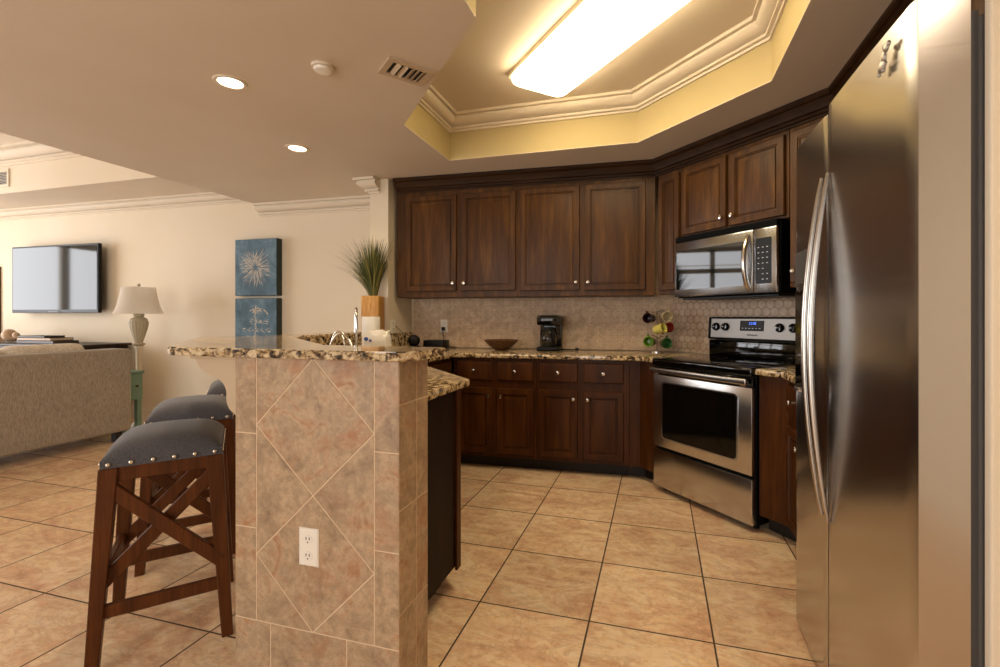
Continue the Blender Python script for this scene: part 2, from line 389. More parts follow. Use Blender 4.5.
# ------------------------------------------------------------------ room shell
struct(MB().box(-9.9, 1.7, -3.4, 4.6, -.12, 0).build('floor', 'floor_tile'))
# kitchen ceiling with the octagonal tray opening
hole = [(-.716, .35), (-.716, 1.75), (-1.555, 2.60), (-1.565, 3.29), (-.135, 3.30), (.566, 2.627), (.566, .35)]
def slab_with_hole(outer, hole, z0, z1):
    b = bmesh.new()
    def loop(pts, z): 
        v = [b.verts.new((x, y, z)) for x, y in pts]; return v, [b.edges.new((v[i], v[(i + 1) % len(v)])) for i in range(len(v))]
    v, e = loop(outer, z0); v2, e2 = loop(hole, z0)
    bmesh.ops.triangle_fill(b, edges=e + e2, use_beauty=True)
    r = bmesh.ops.extrude_face_region(b, geom=b.faces[:]); bmesh.ops.translate(b, vec=(0, 0, z1 - z0), verts=[g for g in r['geom'] if isinstance(g, bmesh.types.BMVert)])
    bmesh.ops.recalc_face_normals(b, faces=b.faces); m = MB(); m.add(b); return m
KX = -4.17
struct(slab_with_hole([(KX, -3.4), (1.7, -3.4), (1.7, 4.6), (KX, 4.6)], hole, CEIL, CEIL + .004).build('ceiling', 'ceiling_paint'))
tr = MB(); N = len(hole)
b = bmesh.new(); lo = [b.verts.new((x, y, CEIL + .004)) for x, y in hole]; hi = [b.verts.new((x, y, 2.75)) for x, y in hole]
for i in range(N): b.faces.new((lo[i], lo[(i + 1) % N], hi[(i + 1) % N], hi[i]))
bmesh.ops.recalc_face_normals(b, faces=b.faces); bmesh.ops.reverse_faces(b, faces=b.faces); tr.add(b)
struct(tr.build('ceiling_tray_sides', 'tray_glow_tint'))
b = bmesh.new(); b.faces.new([b.verts.new((x, y, 2.75)) for x, y in hole]); m = MB(); m.add(b); struct(m.build('ceiling_tray', 'ceiling_paint'))
def crown_prof(zt, h, d):
    return [(0, zt), (d, zt), (d, zt - .17 * h), (d * .74, zt - .17 * h), (d * .74, zt - .30 * h), (d * .84, zt - .31 * h), (d * .80, zt - .40 * h), (d * .66, zt - .52 * h), (d * .42, zt - .62 * h), (d * .18, zt - .66 * h), (d * .18, zt - .74 * h), (d * .32, zt - .75 * h), (d * .32, zt - .86 * h), (d * .12, zt - .88 * h), (d * .12, zt - h), (0, zt - h)]
struct(MB().sweep(hole, crown_prof(2.75, .115, .10), closed=True, side=1).build('trim_1', 'trim_paint', smooth=30))
# living room ceiling: dropped border and a higher tray
LZ = 2.58; LT = 3.05; LX0, LY0, LY1 = -9.48, -2.6, 3.38
struct(slab_with_hole([(-9.9, -3.4), (KX, -3.4), (KX, 4.6), (-9.9, 4.6)], [(LX0, LY0), (KX - .35, LY0), (KX - .35, LY1), (LX0, LY1)], LZ, LZ + .004).build('ceiling_living_border', 'ceiling_paint'))
b = bmesh.new(); hl = [(LX0, LY0), (KX - .35, LY0), (KX - .35, LY1), (LX0, LY1)]
lo = [b.verts.new((x, y, LZ + .004)) for x, y in hl]; hi = [b.verts.new((x, y, LT)) for x, y in hl]
for i in range(3): b.faces.new((lo[i], lo[(i + 1) % 4], hi[(i + 1) % 4], hi[i]))
m = MB(); m.add(b); struct(m.build('ceiling_living_sides', 'wall_paint'))
b = bmesh.new(); b.faces.new([b.verts.new((x, y, LT)) for x, y in hl]); m = MB(); m.add(b); struct(m.build('ceiling_living', 'trim_paint'))
struct(MB().sweep(hl, crown_prof(LT, .17, .14), side=-1).build('trim_2', 'trim_paint', smooth=30))
struct(MB().box(KX - .02, KX, -3.4, 4.6, CEIL, LZ + .02).build('ceiling_fascia', 'ceiling_paint'))
# walls
struct(MB().prism([PC0, PC1, (PC1[0], 4.6), (STX0, 4.6), (STX0, STY), (STX1, STY)], 0, 2.75).build('wall_back', 'wall_paint'))
struct(MB().prism([LW.w(-7.2, 0), LW.w(.328, 0), (STX0, 4.6), (-9.95, 4.6)], 0, 3.1).build('wall_living', 'wall_paint'))
struct(MB().prism([PC1, PC2, (1.7, PC2[1]), (1.7, 4.6), (PC1[0], 4.6)], 0, 2.75).build('wall_corner', 'wall_paint'))
struct(MB().box(XR, 1.7, 1.13, PC2[1], 0, 2.75).build('wall_right', 'wall_paint'))
struct(MB().box(.630, 1.7, 1.112, 1.134, 0, 2.75, .004).build('wall_fridge', 'wall_paint'))
struct(MB().box(1.55, 1.7, -3.4, 1.111, 0, 2.75).build('wall_entry', 'wall_paint'))
# rear wall with a wide glazed opening, left wall with the sliding doors
wr = MB(); 
for a in ((-9.9, -4.0, 0, 3.1), (-.4, 1.7, 0, 3.1), (-4.0, -.4, 2.35, 3.1), (-4.0, -.4, 0, .2)): wr.box(a[0], a[1], -3.4, -3.25, a[2], a[3])
struct(wr.build('wall_rear', 'wall_paint'))
wl = MB()
for a in ((-3.4, -.7, 0, 3.1), (3.2, 4.6, 0, 3.1), (-.7, 3.2, 3.0, 3.1), (-.7, 3.2, 0, .15)): wl.box(-9.9, -9.5, a[0], a[1], a[2], a[3])
struct(wl.build('wall_left', 'wall_paint'))
def window(name, horizontal, c0, c1, z0, z1, fixed, nm, nz):
    w = MB(); f = .06
    def bx(a, b2, z_0, z_1):
        if horizontal: w.box(a, b2, fixed - .03, fixed + .03, z_0, z_1)
        else: w.box(fixed - .03, fixed + .03, a, b2, z_0, z_1)
    bx(c0, c1, z0, z0 + f); bx(c0, c1, z1 - f, z1)
    for i in range(nm + 1):
        c = c0 + (c1 - c0) * i / nm; bx(max(c0, c - .06), min(c1, c + .06), z0, z1)
    for k in range(1, nz): bx(c0, c1, z0 + (z1 - z0) * .8 - .06, z0 + (z1 - z0) * .8 + .06)
    o = struct(w.build(name, 'trim_paint')); g = MB()
    if horizontal: g.box(c0, c1, fixed - .003, fixed + .003, z0, z1)
    else: g.box(fixed - .003, fixed + .003, c0, c1, z0, z1)
    return o
window('window_1', False, -.7, 3.2, .15, 3.0, -9.55, 4, 2); window('window_2', True, -4.0, -.4, .2, 2.35, -3.3, 3, 1)
# crown and baseboards on the living wall
cp = crown_prof(CEIL, .125, .105)
struct(MB().sweep([(-2.37, STY), (STX0, STY), (STX0, LW.w(.328, 0)[1]), LW.w(-1.40, 0)], cp, side=-1).build('trim_3', 'trim_paint', smooth=30))
struct(MB().sweep([LW.w(-1.38, 0), LW.w(-7.1, 0)], crown_prof(LZ, .115, .10), side=-1).build('trim_4', 'trim_paint', smooth=30))
struct(MB().sweep([(STX1, STY), (STX0, STY), (STX0, LW.w(.328, 0)[1]), LW.w(-7.0, 0)], [(0, 0), (.018, 0), (.018, .1), (.01, .13), (0, .14)], side=-1).build('baseboard_back', 'trim_paint'))

# mosaic splash-backs
bl = math.dist(PC0, PC1); bx1 = (PC1[0] - BK.loc(0, .606, 0)[0]) / math.cos(BK.r)
o = MB().box(bx1 - bl + .022, bx1 - .006, -.012, -.0005, .9155, 1.40).build('tile_backsplash', 'mosaic_fine'); o.location = BK.loc(0, .606, 0); o.rotation_euler = (0, 0, BK.r)
tag(o, 'beige mosaic backsplash along the back wall behind coffee maker and bowl', 'backsplash')
dl = math.dist(PC1, PC2) / 2; dm = ((PC1[0] + PC2[0]) / 2 - DG.loc(0, .66, 0)[0]) / math.cos(DG.r)
o = MB().box(dm - dl + .006, dm + dl - .006, -.012, -.0005, .9155, 1.45).build('tile_backsplash', 'mosaic'); o.location = DG.loc(0, .66, 0); o.rotation_euler = (0, 0, DG.r)
tag(o, 'beige round mosaic backsplash on the angled wall behind the range', 'backsplash')

# ------------------------------------------------------------------ cabinets
def ring_door(x0, x1, z0, z1, y):
    s = min(.052, (x1 - x0) * .25)
    return MB().rings(x0, x1, z0, z1, [(0, y - .014), (.004, y - .02), (s - .010, y - .02), (s - .007, y - .013), (s - .001, y - .013), (s + .001, y - .005), (s + .006, y - .005), (s + .008, y - .012), (s + .016, y - .012), (s + .034, y - .017), (s + .038, y - .0175)], back=y)
def ring_drawer(x0, x1, z0, z1, y):
    return MB().rings(x0, x1, z0, z1, [(0, y - .012), (.006, y - .019), (.022, y - .02), (.026, y - .02)], back=y)
def knob(x, z, y, parent):
    MB().lathe([(0, 0), (.006, 0), (.006, .012), (.013, .016), (.0155, .022), (.013, .028), (0, .031)], seg=16).bm.free()
    return MB().lathe([(0, 0), (.006, 0), (.006, .012), (.013, .016), (.0155, .022), (.013, .028), (0.001, .031)], (x, y, z), 16, 'y').build('knob', 'nickel', parent, smooth=50)
def grain_door(m, name, t, mat='cabinet_wood'): return m.build(name, mat, t, smooth=25)
def upper(label, fr, yf, x0, x1, z0, z1, doors, knobs, depth, mat='cabinet_wood'):
    t = thing('wall_cabinet', label, 'cabinet', fr.loc(0, 0, 0), fr.r, 'wall cabinets')
    MB().box(x0 + .001, x1 - .001, yf, yf + depth, z0, z1, .002, 1).build('body', mat, t)
    for (a, b2, c, d), k in zip(doors, knobs):
        dr = grain_door(ring_door(a, b2, c, d, yf - .001), 'door', t, mat)
        if k: knob(b2 - .028 if k > 0 else a + .028, c + .065, yf - .021, dr)
    return t
UZ0, UZ1 = 1.373, 2.36
upper('dark two-door wall cabinet at the left end, beside the plant', BK, .276, -2.238, -1.122, UZ0, UZ1, [(-2.142, -1.668, 1.425, 2.262), (-1.622, -1.139, 1.425, 2.262)], (1, -1), .325)
upper('dark two-door wall cabinet right of centre, above the coffee maker', BK, .276, -1.122, -.006, UZ0, UZ1, [(-1.100, -.602, 1.418, 2.268), (-.56, -.082, 1.416, 2.272)], (1, -1), .325)
upper('narrow wall cabinet on the angled wall left of the microwave', DG, .331, -.655, -.419, UZ0, UZ1, [(-.64, -.435, 1.405, 2.272)], (0,), .31)
upper('short two-door wall cabinet directly above the microwave', DG, .331, -.418, .388, 1.784, UZ1, [(-.408, -.032, 1.80, 2.275), (-.006, .366, 1.80, 2.275)], (1, -1), .31)
upper('narrow wall cabinet between the microwave and the refrigerator', DG, .331, .389, .655, UZ0, UZ1, [(.402, .64, 1.40, 2.275)], (-1,), .31)
RU = Fr(.945, 2.80, -90)
upper('wall cabinet on the right wall above the small counter, behind the refrigerator', RU, 0, .005, .765, UZ0, UZ1, [(.03, .38, 1.41, 2.275), (.40, .74, 1.41, 2.275)], (1, -1), .32)
upper('low wide wall cabinet over the refrigerator', RU, 0, .77, 1.66, 1.93, UZ1, [(.80, 1.20, 1.96, 2.275), (1.22, 1.63, 1.96, 2.275)], (1, -1), .32)
ux = [BK.w(-2.24, .276), BK.w(-.002, .276), (.945, 2.805), (.945, 1.13)]
pr = [(0, CEIL - .001), (.075, CEIL - .001), (.075, CEIL - .018), (.066, CEIL - .03), (.055, CEIL - .034), (.038, CEIL - .06), (.03, CEIL - .078), (.018, CEIL - .085), (.018, CEIL - .1), (.008, CEIL - .104), (.008, CEIL - .118), (0, CEIL - .118)]
o = MB().sweep(ux, pr, side=1).build('crown_moulding', 'crown_wood', smooth=25)
tag(o, 'dark wood crown moulding running along the tops of the wall cabinets', 'moulding')

def base(label, fr, yf, x0, x1, drawers, doors, depth, knobs, mat='base_wood', ztop=.878):
    t = thing('base_cabinet', label, 'cabinet', fr.loc(0, 0, 0), fr.r, 'base cabinets')
    MB().box(x0 + .001, x1 - .001, yf, yf + depth, .1, ztop, .002, 1).build('body', mat, t)
    MB().box(x0 + .001, x1 - .001, yf + .085, yf + depth, .004, .1).build('toe_kick', 'toe_black', t)
    for (a, b2, c, d) in drawers:
        dr = ring_drawer(a, b2, c, d, yf - .001).build('drawer', mat, t, smooth=25); knob((a + b2) / 2, (c + d) / 2, yf - .021, dr)
    for (a, b2, c, d), k in zip(doors, knobs):
        dr = grain_door(ring_door(a, b2, c, d, yf - .001), 'door', t, mat); knob(b2 - .03 if k > 0 else a + .03, d - .06, yf - .021, dr)
    return t
dz, wz = (.705, .852), (.132, .642)
base('base cabinet with two drawers below the woven bowl', BK, 0, -1.585, -.903, [(-1.553, -1.255, *dz), (-1.216, -.924, *dz)], [(-1.553, -1.255, *wz), (-1.216, -.924, *wz)], .59, (1, -1))
t = base('base cabinet with two drawers below the coffee maker, left of the range', BK, 0, -.903, -.2, [(-.88, -.585, *dz), (-.54, -.245, *dz)], [(-.88, -.585, *wz), (-.54, -.245, *wz)], .59, (1, -1))
cf = thing('corner_filler', 'plain dark wood corner panel between back cabinets and the left of the range', 'cabinet panel')
c1, c2 = BK.w(-.199, 0), DG.w(-.392, .042); cc = isect(BK.w(-1, 0), BK.w(1, 0), DG.w(-1, .042), DG.w(1, .042))
MB().prism([c1, cc, c2, DG.w(-.392, .5), BK.w(-.199, .5)], .1, .878).build('panel', 'base_wood', cf)
k1, k2 = BK.w(-.199, .085), DG.w(-.392, .127); kc = isect(BK.w(-1, .085), BK.w(1, .085), DG.w(-1, .127), DG.w(1, .127))
MB().prism([k1, kc, k2, DG.w(-.392, .5), BK.w(-.199, .5)], .004, .1).build('toe_kick', 'toe_black', cf)
cf = thing('corner_filler', 'plain reddish wood corner panel between the range and the refrigerator-side cabinet', 'cabinet panel')
MB().prism([DG.w(.392, .042), DG.w(.392, .5), (1.2, 2.69), (.66, 2.688)], .1, .878).build('panel', 'base_wood', cf)
MB().prism([DG.w(.392, .127), DG.w(.392, .5), (1.2, 2.69), (.745, 2.688)], .004, .1).build('toe_kick', 'toe_black', cf)
base('base cabinet with one drawer and knobs tucked between range and refrigerator', RT, 0, 0, .655, [(.025, .315, *dz), (.34, .63, *dz)], [(.025, .315, *wz), (.34, .63, *wz)], .6, (1, -1))
# sink side and peninsula
SK = Fr(-1.60, 2.72, 90)
base('base cabinet of the sink run, mostly hidden behind the tiled bar end', SK, 0, .0, .66, [(.03, .31, *dz), (.34, .63, *dz)], [(.03, .31, *wz), (.34, .63, *wz)], .55, (1, -1))
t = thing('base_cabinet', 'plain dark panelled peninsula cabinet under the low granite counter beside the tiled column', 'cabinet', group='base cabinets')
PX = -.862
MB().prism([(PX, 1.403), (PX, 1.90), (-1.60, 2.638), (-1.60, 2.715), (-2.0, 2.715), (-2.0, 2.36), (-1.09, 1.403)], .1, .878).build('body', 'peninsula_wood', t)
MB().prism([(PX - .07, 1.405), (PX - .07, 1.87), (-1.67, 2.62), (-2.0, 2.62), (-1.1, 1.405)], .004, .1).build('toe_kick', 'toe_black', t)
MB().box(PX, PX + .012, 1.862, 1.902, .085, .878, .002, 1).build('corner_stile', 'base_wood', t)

# ------------------------------------------------------------------ worktops
def worktop(poly, label, name='worktop', z0=.879, z1=.914, mat='granite', bev=.008):
    o = MB().prism(poly, z0, z1, bev, 3, rim=True).build(name, mat, smooth=35); return tag(o, label, 'countertop')
oc = isect(BK.w(-1, -.035), BK.w(1, -.035), DG.w(-1, .012), DG.w(1, .012))
QD = lambda s_, q: ((s_ - q * 1.41421) / 2, (s_ + q * 1.41421) / 2)      # diagonal bar: s = x+y, q along the bar
worktop([(-.84, 1.403), (-.84, 1.975), (-1.555, 2.69), (-1.555, BK.w(-1.555, -.035)[1]), oc, DG.w(-.387, .012), DG.w(-.387, .642), (PC1[0] - .01, PC1[1] - .022), (STX1 + .02, PC0[1] - .016), (STX1 + .028, 2.56), (-1.93, 2.10), (-1.11, 1.403)],
        'continuous low granite countertop from the range around to the sink peninsula')
worktop([DG.w(.387, .012), (.628, 2.675), (.628, 2.03), (1.268, 2.03), (1.268, PC2[1] - .015), DG.w(.387, .645)], 'short granite countertop between the range and the refrigerator')
# tiled column at the end of the bar, diagonal half wall, ledge wall
CX0, CX1, CY0, CY1 = -1.366, -.746, 1.22, 1.40
col = thing('tiled_column', 'beige stone-tiled bar end column with two diamonds and an outlet', 'column', (0, 0, 0))
MB().box(CX0 + .0015, CX1 - .0015, CY0 + .0015, CY1, 0, 1.068).build('core', 'grout', col)
tiles = MB(); G = .002
def tile_front(poly):
    c = Vector((sum(p[0] for p in poly) / len(poly), sum(p[1] for p in poly) / len(poly)))
    pl = []
    n_ = len(poly)
    for i in range(n_):       # inset each edge by the grout gap
        p0, p1, p2 = Vector(poly[i - 1]), Vector(poly[i]), Vector(poly[(i + 1) % n_])
        d1, d2 = (p1 - p0).normalized(), (p2 - p1).normalized(); n1, n2 = Vector((-d1.y, d1.x)), Vector((-d2.y, d2.x))
        if (c - p1).dot(n1) < 0: n1 = -n1
        if (c - p1).dot(n2) < 0: n2 = -n2
        mm = (n1 + n2).normalized(); pl.append(p1 + mm * (G / max(.3, mm.dot(n1))))
    tiles.prism_y([(p.x, p.y) for p in pl], CY0, CY0 + .008, .0012, 1)
L0, L1, R0, R1, B0, T1 = CX0, -1.278, -.832, CX1, .199, 1.068
mx = (L1 + R0) / 2; mz = .632; lz = .844; hz = .418
for a, b2 in ((T1, .815), (.815, .503), (.503, B0)): tile_front([(L0, b2), (L1, b2), (L1, a), (L0, a)])
for a, b2 in ((T1, .79), (.79, .49), (.49, B0)): tile_front([(R0, b2), (R1, b2), (R1, a), (R0, a)])
tile_front([(mx, T1), (R0, lz), (mx, mz), (L1, lz)]); tile_front([(mx, mz), (R0, hz), (mx, B0), (L1, hz)])
tile_front([(L1, T1), (mx, T1), (L1, lz)]); tile_front([(R0, T1), (mx, T1), (R0, lz)])
tile_front([(L1, lz), (mx, mz), (L1, hz)]); tile_front([(R0, lz), (mx, mz), (R0, hz)])
tile_front([(L1, hz), (mx, B0), (L1, B0)]); tile_front([(R0, hz), (mx, B0), (R0, B0)])
for a, b2 in ((L0, -1.22), (-1.22, -.93), (-.93, R1)): tile_front([(a, 0.003), (b2, .003), (b2, B0), (a, B0)])
tiles.build('face_tiles', 'column_tile', col)
tiles = MB()
for z0, z1 in ((.003, .30), (.30, .616), (.616, .935), (.935, 1.068)):
    for a, b2 in ((CY0, 1.325), (1.325, CY1)): tiles.box(CX1 - .008, CX1, a + G, b2 - G, z0 + G, z1 - G, .0012, 1)
tiles.build('side_tiles', 'column_tile', col)
tiles = MB()
for z0, z1 in ((.003, .30), (.30, .616), (.616, .935), (.935, 1.068)): tiles.box(CX0, CX0 + .008, CY0 + G, CY1 - G, z0 + G, z1 - G, .0012, 1)
tiles.build('side_tiles', 'column_tile', col)
hw = MB().prism([(-1.25, 1.403), (-2.03, 2.02), (-2.45, 2.45), (STX0 + .005, STY - .001), (STX1 - .005, STY - .001), (STX1 - .005, 2.53), (-1.96, 2.085), (-1.13, 1.403)], 0, 1.055)
tag(hw.build('half_wall', 'wall_paint'), 'painted half wall under the bar running back to the white wall end', 'half wall')
sp_ = MB().prism([(STX1 + .022, PC0[1] - .02), (STX1 + .022, 2.535), (-1.95, 2.105), (-1.958, 2.0875), (STX1 + .002, 2.53), (STX1 + .002, PC0[1] - .02)], .915, 1.055)
sp_.prism([(STX1 + .024, STY - .003), (STX1 + .024, 2.53), (-1.96, 2.11), (-2.06, 2.05), (-2.465, 2.46), (STX0 - .004, STY - .003)], 1.0555, 1.08, .004, 2, rim=True)
tag(sp_.build('granite_ledge', 'granite', smooth=30), 'raised dark granite ledge and splash behind the sink, under the plant', 'granite ledge')
# bar top
bt = thing('bar_counter', 'raised granite bar top with chiselled edge over the tiled column', 'countertop')
bp = [(-1.60, 1.185), (-.735, 1.185), (-.69, 1.235), (-.69, 1.41), (-1.17, 1.41), (-1.93, 2.045), (-2.235, 1.795), (-1.655, 1.215)]
def rough_rim(poly, z0, z1):
    pts = []
    for i, p in enumerate(poly):
        q = poly[(i + 1) % len(poly)]; L = math.dist(p, q); k = max(1, int(L / .018))
        for j in range(k): pts.append((p[0] + (q[0] - p[0]) * j / k, p[1] + (q[1] - p[1]) * j / k))
    b = bmesh.new(); zs = [z1, z1 - .006, z1 - .014, z1 - .022, z0 + .002, z0]; N = len(pts); rows = []
    cx = sum(p[0] for p in pts) / N
    for r_, z in enumerate(zs):
        row = []
        for i, p in enumerate(pts):
            d = Vector(pts[(i + 1) % N]) - Vector(pts[i - 1]); nn = Vector((d.y, -d.x)).normalized()
            j = 0 if r_ in (0, 5) else random.uniform(-.004, .006)
            if r_ == 0: j = -.003
            if r_ == 5: j = -.006
            row.append(b.verts.new((p[0] + nn.x * j, p[1] + nn.y * j, z)))
        rows.append(row)
    for A, B in zip(rows, rows[1:]):
        for i in range(N): b.faces.new((A[i], A[(i + 1) % N], B[(i + 1) % N], B[i]))
    top = b.faces.new(rows[0]); b.faces.new(rows[-1][::-1])
    bmesh.ops.recalc_face_normals(b, faces=b.faces)
    return b
b = rough_rim(bp, 1.0685, 1.098)
bmesh.ops.delete(b, geom=[f for f in b.faces if len(f.verts) > 4 and f.calc_center_median().z > 1.09], context='FACES_ONLY')
m = MB(); m.add(b); m.build('chiselled_edge', 'granite_rough', bt)
m = MB().prism([(p[0], p[1]) for p in bp], 1.094, 1.0982); m.build('slab', 'granite', bt)
# corbel on the column's left
def bez(p0, p1, p2, p3, n_):
    P = [Vector(p) for p in (p0, p1, p2, p3)]; out = []
    for i in range(n_ + 1):
        t_ = i / n_; out.append(tuple(P[0] * (1 - t_) ** 3 + P[1] * 3 * t_ * (1 - t_) ** 2 + P[2] * 3 * t_ * t_ * (1 - t_) + P[3] * t_ ** 3))
    return out
def catmull(pts, n_):
    P = [Vector(q) for q in ([pts[0]] + pts + [pts[-1]])]; out = []
    for k in range(1, len(P) - 2):
        a, b2, c, d = P[k - 1:k + 3]
        for m_ in range(n_):
            t_ = m_ / n_; out.append(tuple(.5 * ((2 * b2) + (c - a) * t_ + (2 * a - 5 * b2 + 4 * c - d) * t_ * t_ + (3 * b2 - a - 3 * c + d) * t_ ** 3)))
    return out + [tuple(P[-2])]
cv = catmull([(CX0 - .012, .866), (CX0 - .022, .873), (CX0 - .041, .888), (CX0 - .053, .912), (CX0 - .055, .95), (CX0 - .075, .979), (CX0 - .112, .995), (CX0 - .156, 1.014), (CX0 - .178, 1.032), (CX0 - .192, 1.0548)], 4)
cbl = thing('corbel', 'painted S-curved corbel holding up the bar overhang left of the tiled column', 'corbel')
MB().prism_y(cv + [(CX0 - .001, 1.0548), (CX0 - .001, .866)], 1.235, 1.335, 0).build('bracket', 'corbel_shade_paint', cbl, smooth=30)
MB().box(CX0 - .205, CX0 - .001, 1.225, 1.345, 1.0552, 1.0682, .003, 1).build('top_plate', 'corbel_shade_paint', cbl)

# ------------------------------------------------------------------ outlets
def outlet(label, loc, rot, slots=True):
    t = thing('wall_outlet', label, 'outlet', loc, rot)
    MB().rings(-.037, .037, -.06, .06, [(0, -.002), (.003, -.005), (.006, -.006)], back=0).build('cover_plate', 'white_plastic', t)
    for z in (.026, -.026):
        s = MB().prism_y([(.0165 * math.cos(a) * 1.0, z + .0145 * math.sin(a)) for a in [2 * PI * k / 20 for k in range(20)]], -.0075, -.0055).build('socket', 'white_ceramic', t)
        sl = MB()
        for x in (-.006, .006): sl.box(x - .0012, x + .0012, -.0082, -.0074, z - .001, z + .008)
        sl.lathe([(0, 0), (.0022, 0), (.0022, .0008), (.0001, .0008)], (0, -.0074, z - .008), 10, 'y'); sl.build('slots', 'vent_dark', s)
    return t
outlet('white outlet on the tiled column inside the lower diamond', (-1.067, CY0, .47), 0)
p1 = BK.loc(-1.925, .606 - .012, 1.115); outlet('white outlet on the mosaic backsplash with a black plug in it', p1, BK.r)
outlet('white outlet on the end wall just right of the plant vase', (STX1, 3.64, 1.115), PI / 2)
t = thing('power_plug', 'black plug and cord hanging from the backsplash outlet left of the bowl', 'plug', BK.loc(-1.925, .594 - .0085, 1.089), BK.r)
MB().box(-.014, .014, -.028, 0, -.016, .016, .004).build('plug_body', 'black_plastic', t)
MB().tube([(0, -.02, -.016), (0, -.022, -.05), (.005, -.02, -.1), (.03, -.02, -.14), (.08, -.025, -.168), (.13, -.02, -.170)], .0035, 6).build('cord', 'black_plastic', t, smooth=60)

# ------------------------------------------------------------------ range
rg = thing('range', 'stainless steel range with black glass cooktop set across the kitchen corner', 'range', DG.loc(0, 0, 0), DG.r)
MB().box(-.378, .378, .035, .648, .03, .868, .003, 1).build('body', 'black_plastic', rg)
for x in (-.34, .34):
    for y in (.09, .6): MB().lathe([(0.001, 0), (.018, 0), (.018, .0295), (.001, .0295)], (x, y, .0005), 12).build('foot', 'black_plastic', rg)
MB().box(-.377, .377, 0, .034, .04, .296, .006).build('storage_drawer', 'stainless', rg, smooth=40)
od = MB().box(-.377, .377, -.002, .034, .316, .806, .006).build('oven_door', 'stainless', rg, smooth=40)
def rrect(x0, x1, z0, z1, r, n_=6):
    out = []
    for cx, cz, a0 in ((x1 - r, z1 - r, 0), (x0 + r, z1 - r, 90), (x0 + r, z0 + r, 180), (x1 - r, z0 + r, 270)):
        for k in range(n_ + 1): a = math.radians(a0 + 90 * k / n_); out.append((cx + r * math.cos(a), cz + r * math.sin(a)))
    return out
def frame_ring(outer, inner, y0, y1):
    b = bmesh.new(); A = [[b.verts.new((x, y, z)) for x, z in pl] for pl, y in ((outer, y1), (outer, y0), (inner, y0), (inner, y1))]
    n_ = len(outer)
    for P, Q in zip(A, A[1:]):
        for i in range(n_): b.faces.new((P[i], P[(i + 1) % n_], Q[(i + 1) % n_], Q[i]))
    bmesh.ops.recalc_face_normals(b, faces=b.faces); m = MB(); m.add(b); return m
frame_ring(rrect(-.298, .29, .374, .762, .03), rrect(-.288, .28, .384, .752, .025), -.006, -.001).build('window_rim', 'steel_bright', od, smooth=40)
MB().prism_y(rrect(-.289, .281, .383, .753, .025), -.0045, -.001).build('window_glass', 'oven_glass', od)
h = MB().box(-.37, .37, -.048, -.026, .822, .858, .008, 3)
for x in (-.335, .335): h.box(x - .015, x + .015, -.027, .03, .812, .842, .003)
h.build('door_handle', 'handle_steel', rg, smooth=40)
MB().box(-.377, .377, .002, .034, .81, .862, .003).build('front_trim', 'black_gloss', rg)
ck = MB().box(-.382, .382, -.012, .565, .868, .917, .012, 3).build('cooktop', 'black_gloss', rg, smooth=40)
for x, y, r in ((-.19, .14, .1), (.19, .14, .08), (-.19, .4, .08), (.19, .4, .1)):
    frame = [(r, 0), (r + .004, 0), (r + .004, .0004), (r, .0004)]
    b = bmesh.new(); R = [[b.verts.new((x + q * math.cos(2 * PI * k / 40), y + q * math.sin(2 * PI * k / 40), .9175)) for k in range(40)] for q in (r, r + .004)]
    for k in range(40): b.faces.new((R[0][k], R[1][k], R[1][(k + 1) % 40], R[0][(k + 1) % 40]))
    m = MB(); m.add(b); m.build('burner_ring', 'grey_plastic', ck)
bgd = MB().prism_y([(0, 0)] * 0 or [(-.38, .9), (.38, .9), (.38, 1.03), (-.38, 1.03)], .57, .645, .01, 3).build('backguard_base', 'black_gloss', rg, smooth=40)
tilt = Matrix.Translation((0, .59, 1.035)) @ Matrix.Rotation(math.radians(-5), 4, 'X')
bgp = MB().box(-.39, .39, -.02, .04, 0, .165, .006, 2, tilt).build('control_panel', 'black_plastic', rg, smooth=40)
MB().box(-.362, .385, -.0235, -.019, .012, .152, .002, 1, tilt).build('panel_face', 'panel_steel', bgp)
dsp = MB().prism_y(rrect(-.115, .065, .066, .138, .006), -.026, -.022); dsp.bm.transform(tilt); dsp = dsp.build('display', 'black_plastic', bgp)
text('12:08', .026, 'clock_digits', 'blue_led', bgp, tilt @ Matrix.Translation((-.02, -.0268, .118)) @ FACE)
text('Whirlpool', .019, 'lettering', 'vent_dark', bgp, tilt @ Matrix.Translation((-.02, -.0242, .038)) @ FACE)
for i in range(6): MB().box(-.1 + i * .026, -.088 + i * .026, -.0268, -.0258, .082, .086, 0, 1, tilt).build('button', 'panel_mark', bgp)
for x in (-.315, -.235, .175, .265):
    kn = MB().lathe([(.001, 0), (.03, 0), (.03, .006), (.025, .012), (.023, .022), (.001, .024)], (0, 0, 0), 20, 'y')
    kn.box(-.006, .006, -.034, -.02, -.022, .022, .003)
    kn.bm.transform(tilt @ Matrix.Translation((x, -.0235, .092)))
    kb = kn.build('knob', 'black_gloss', bgp, smooth=40)
    wm = MB().box(x - .012, x + .012, -.0585, -.0575, .090, .0925, 0, 1, tilt).build('pointer_mark', 'panel_mark', kb)

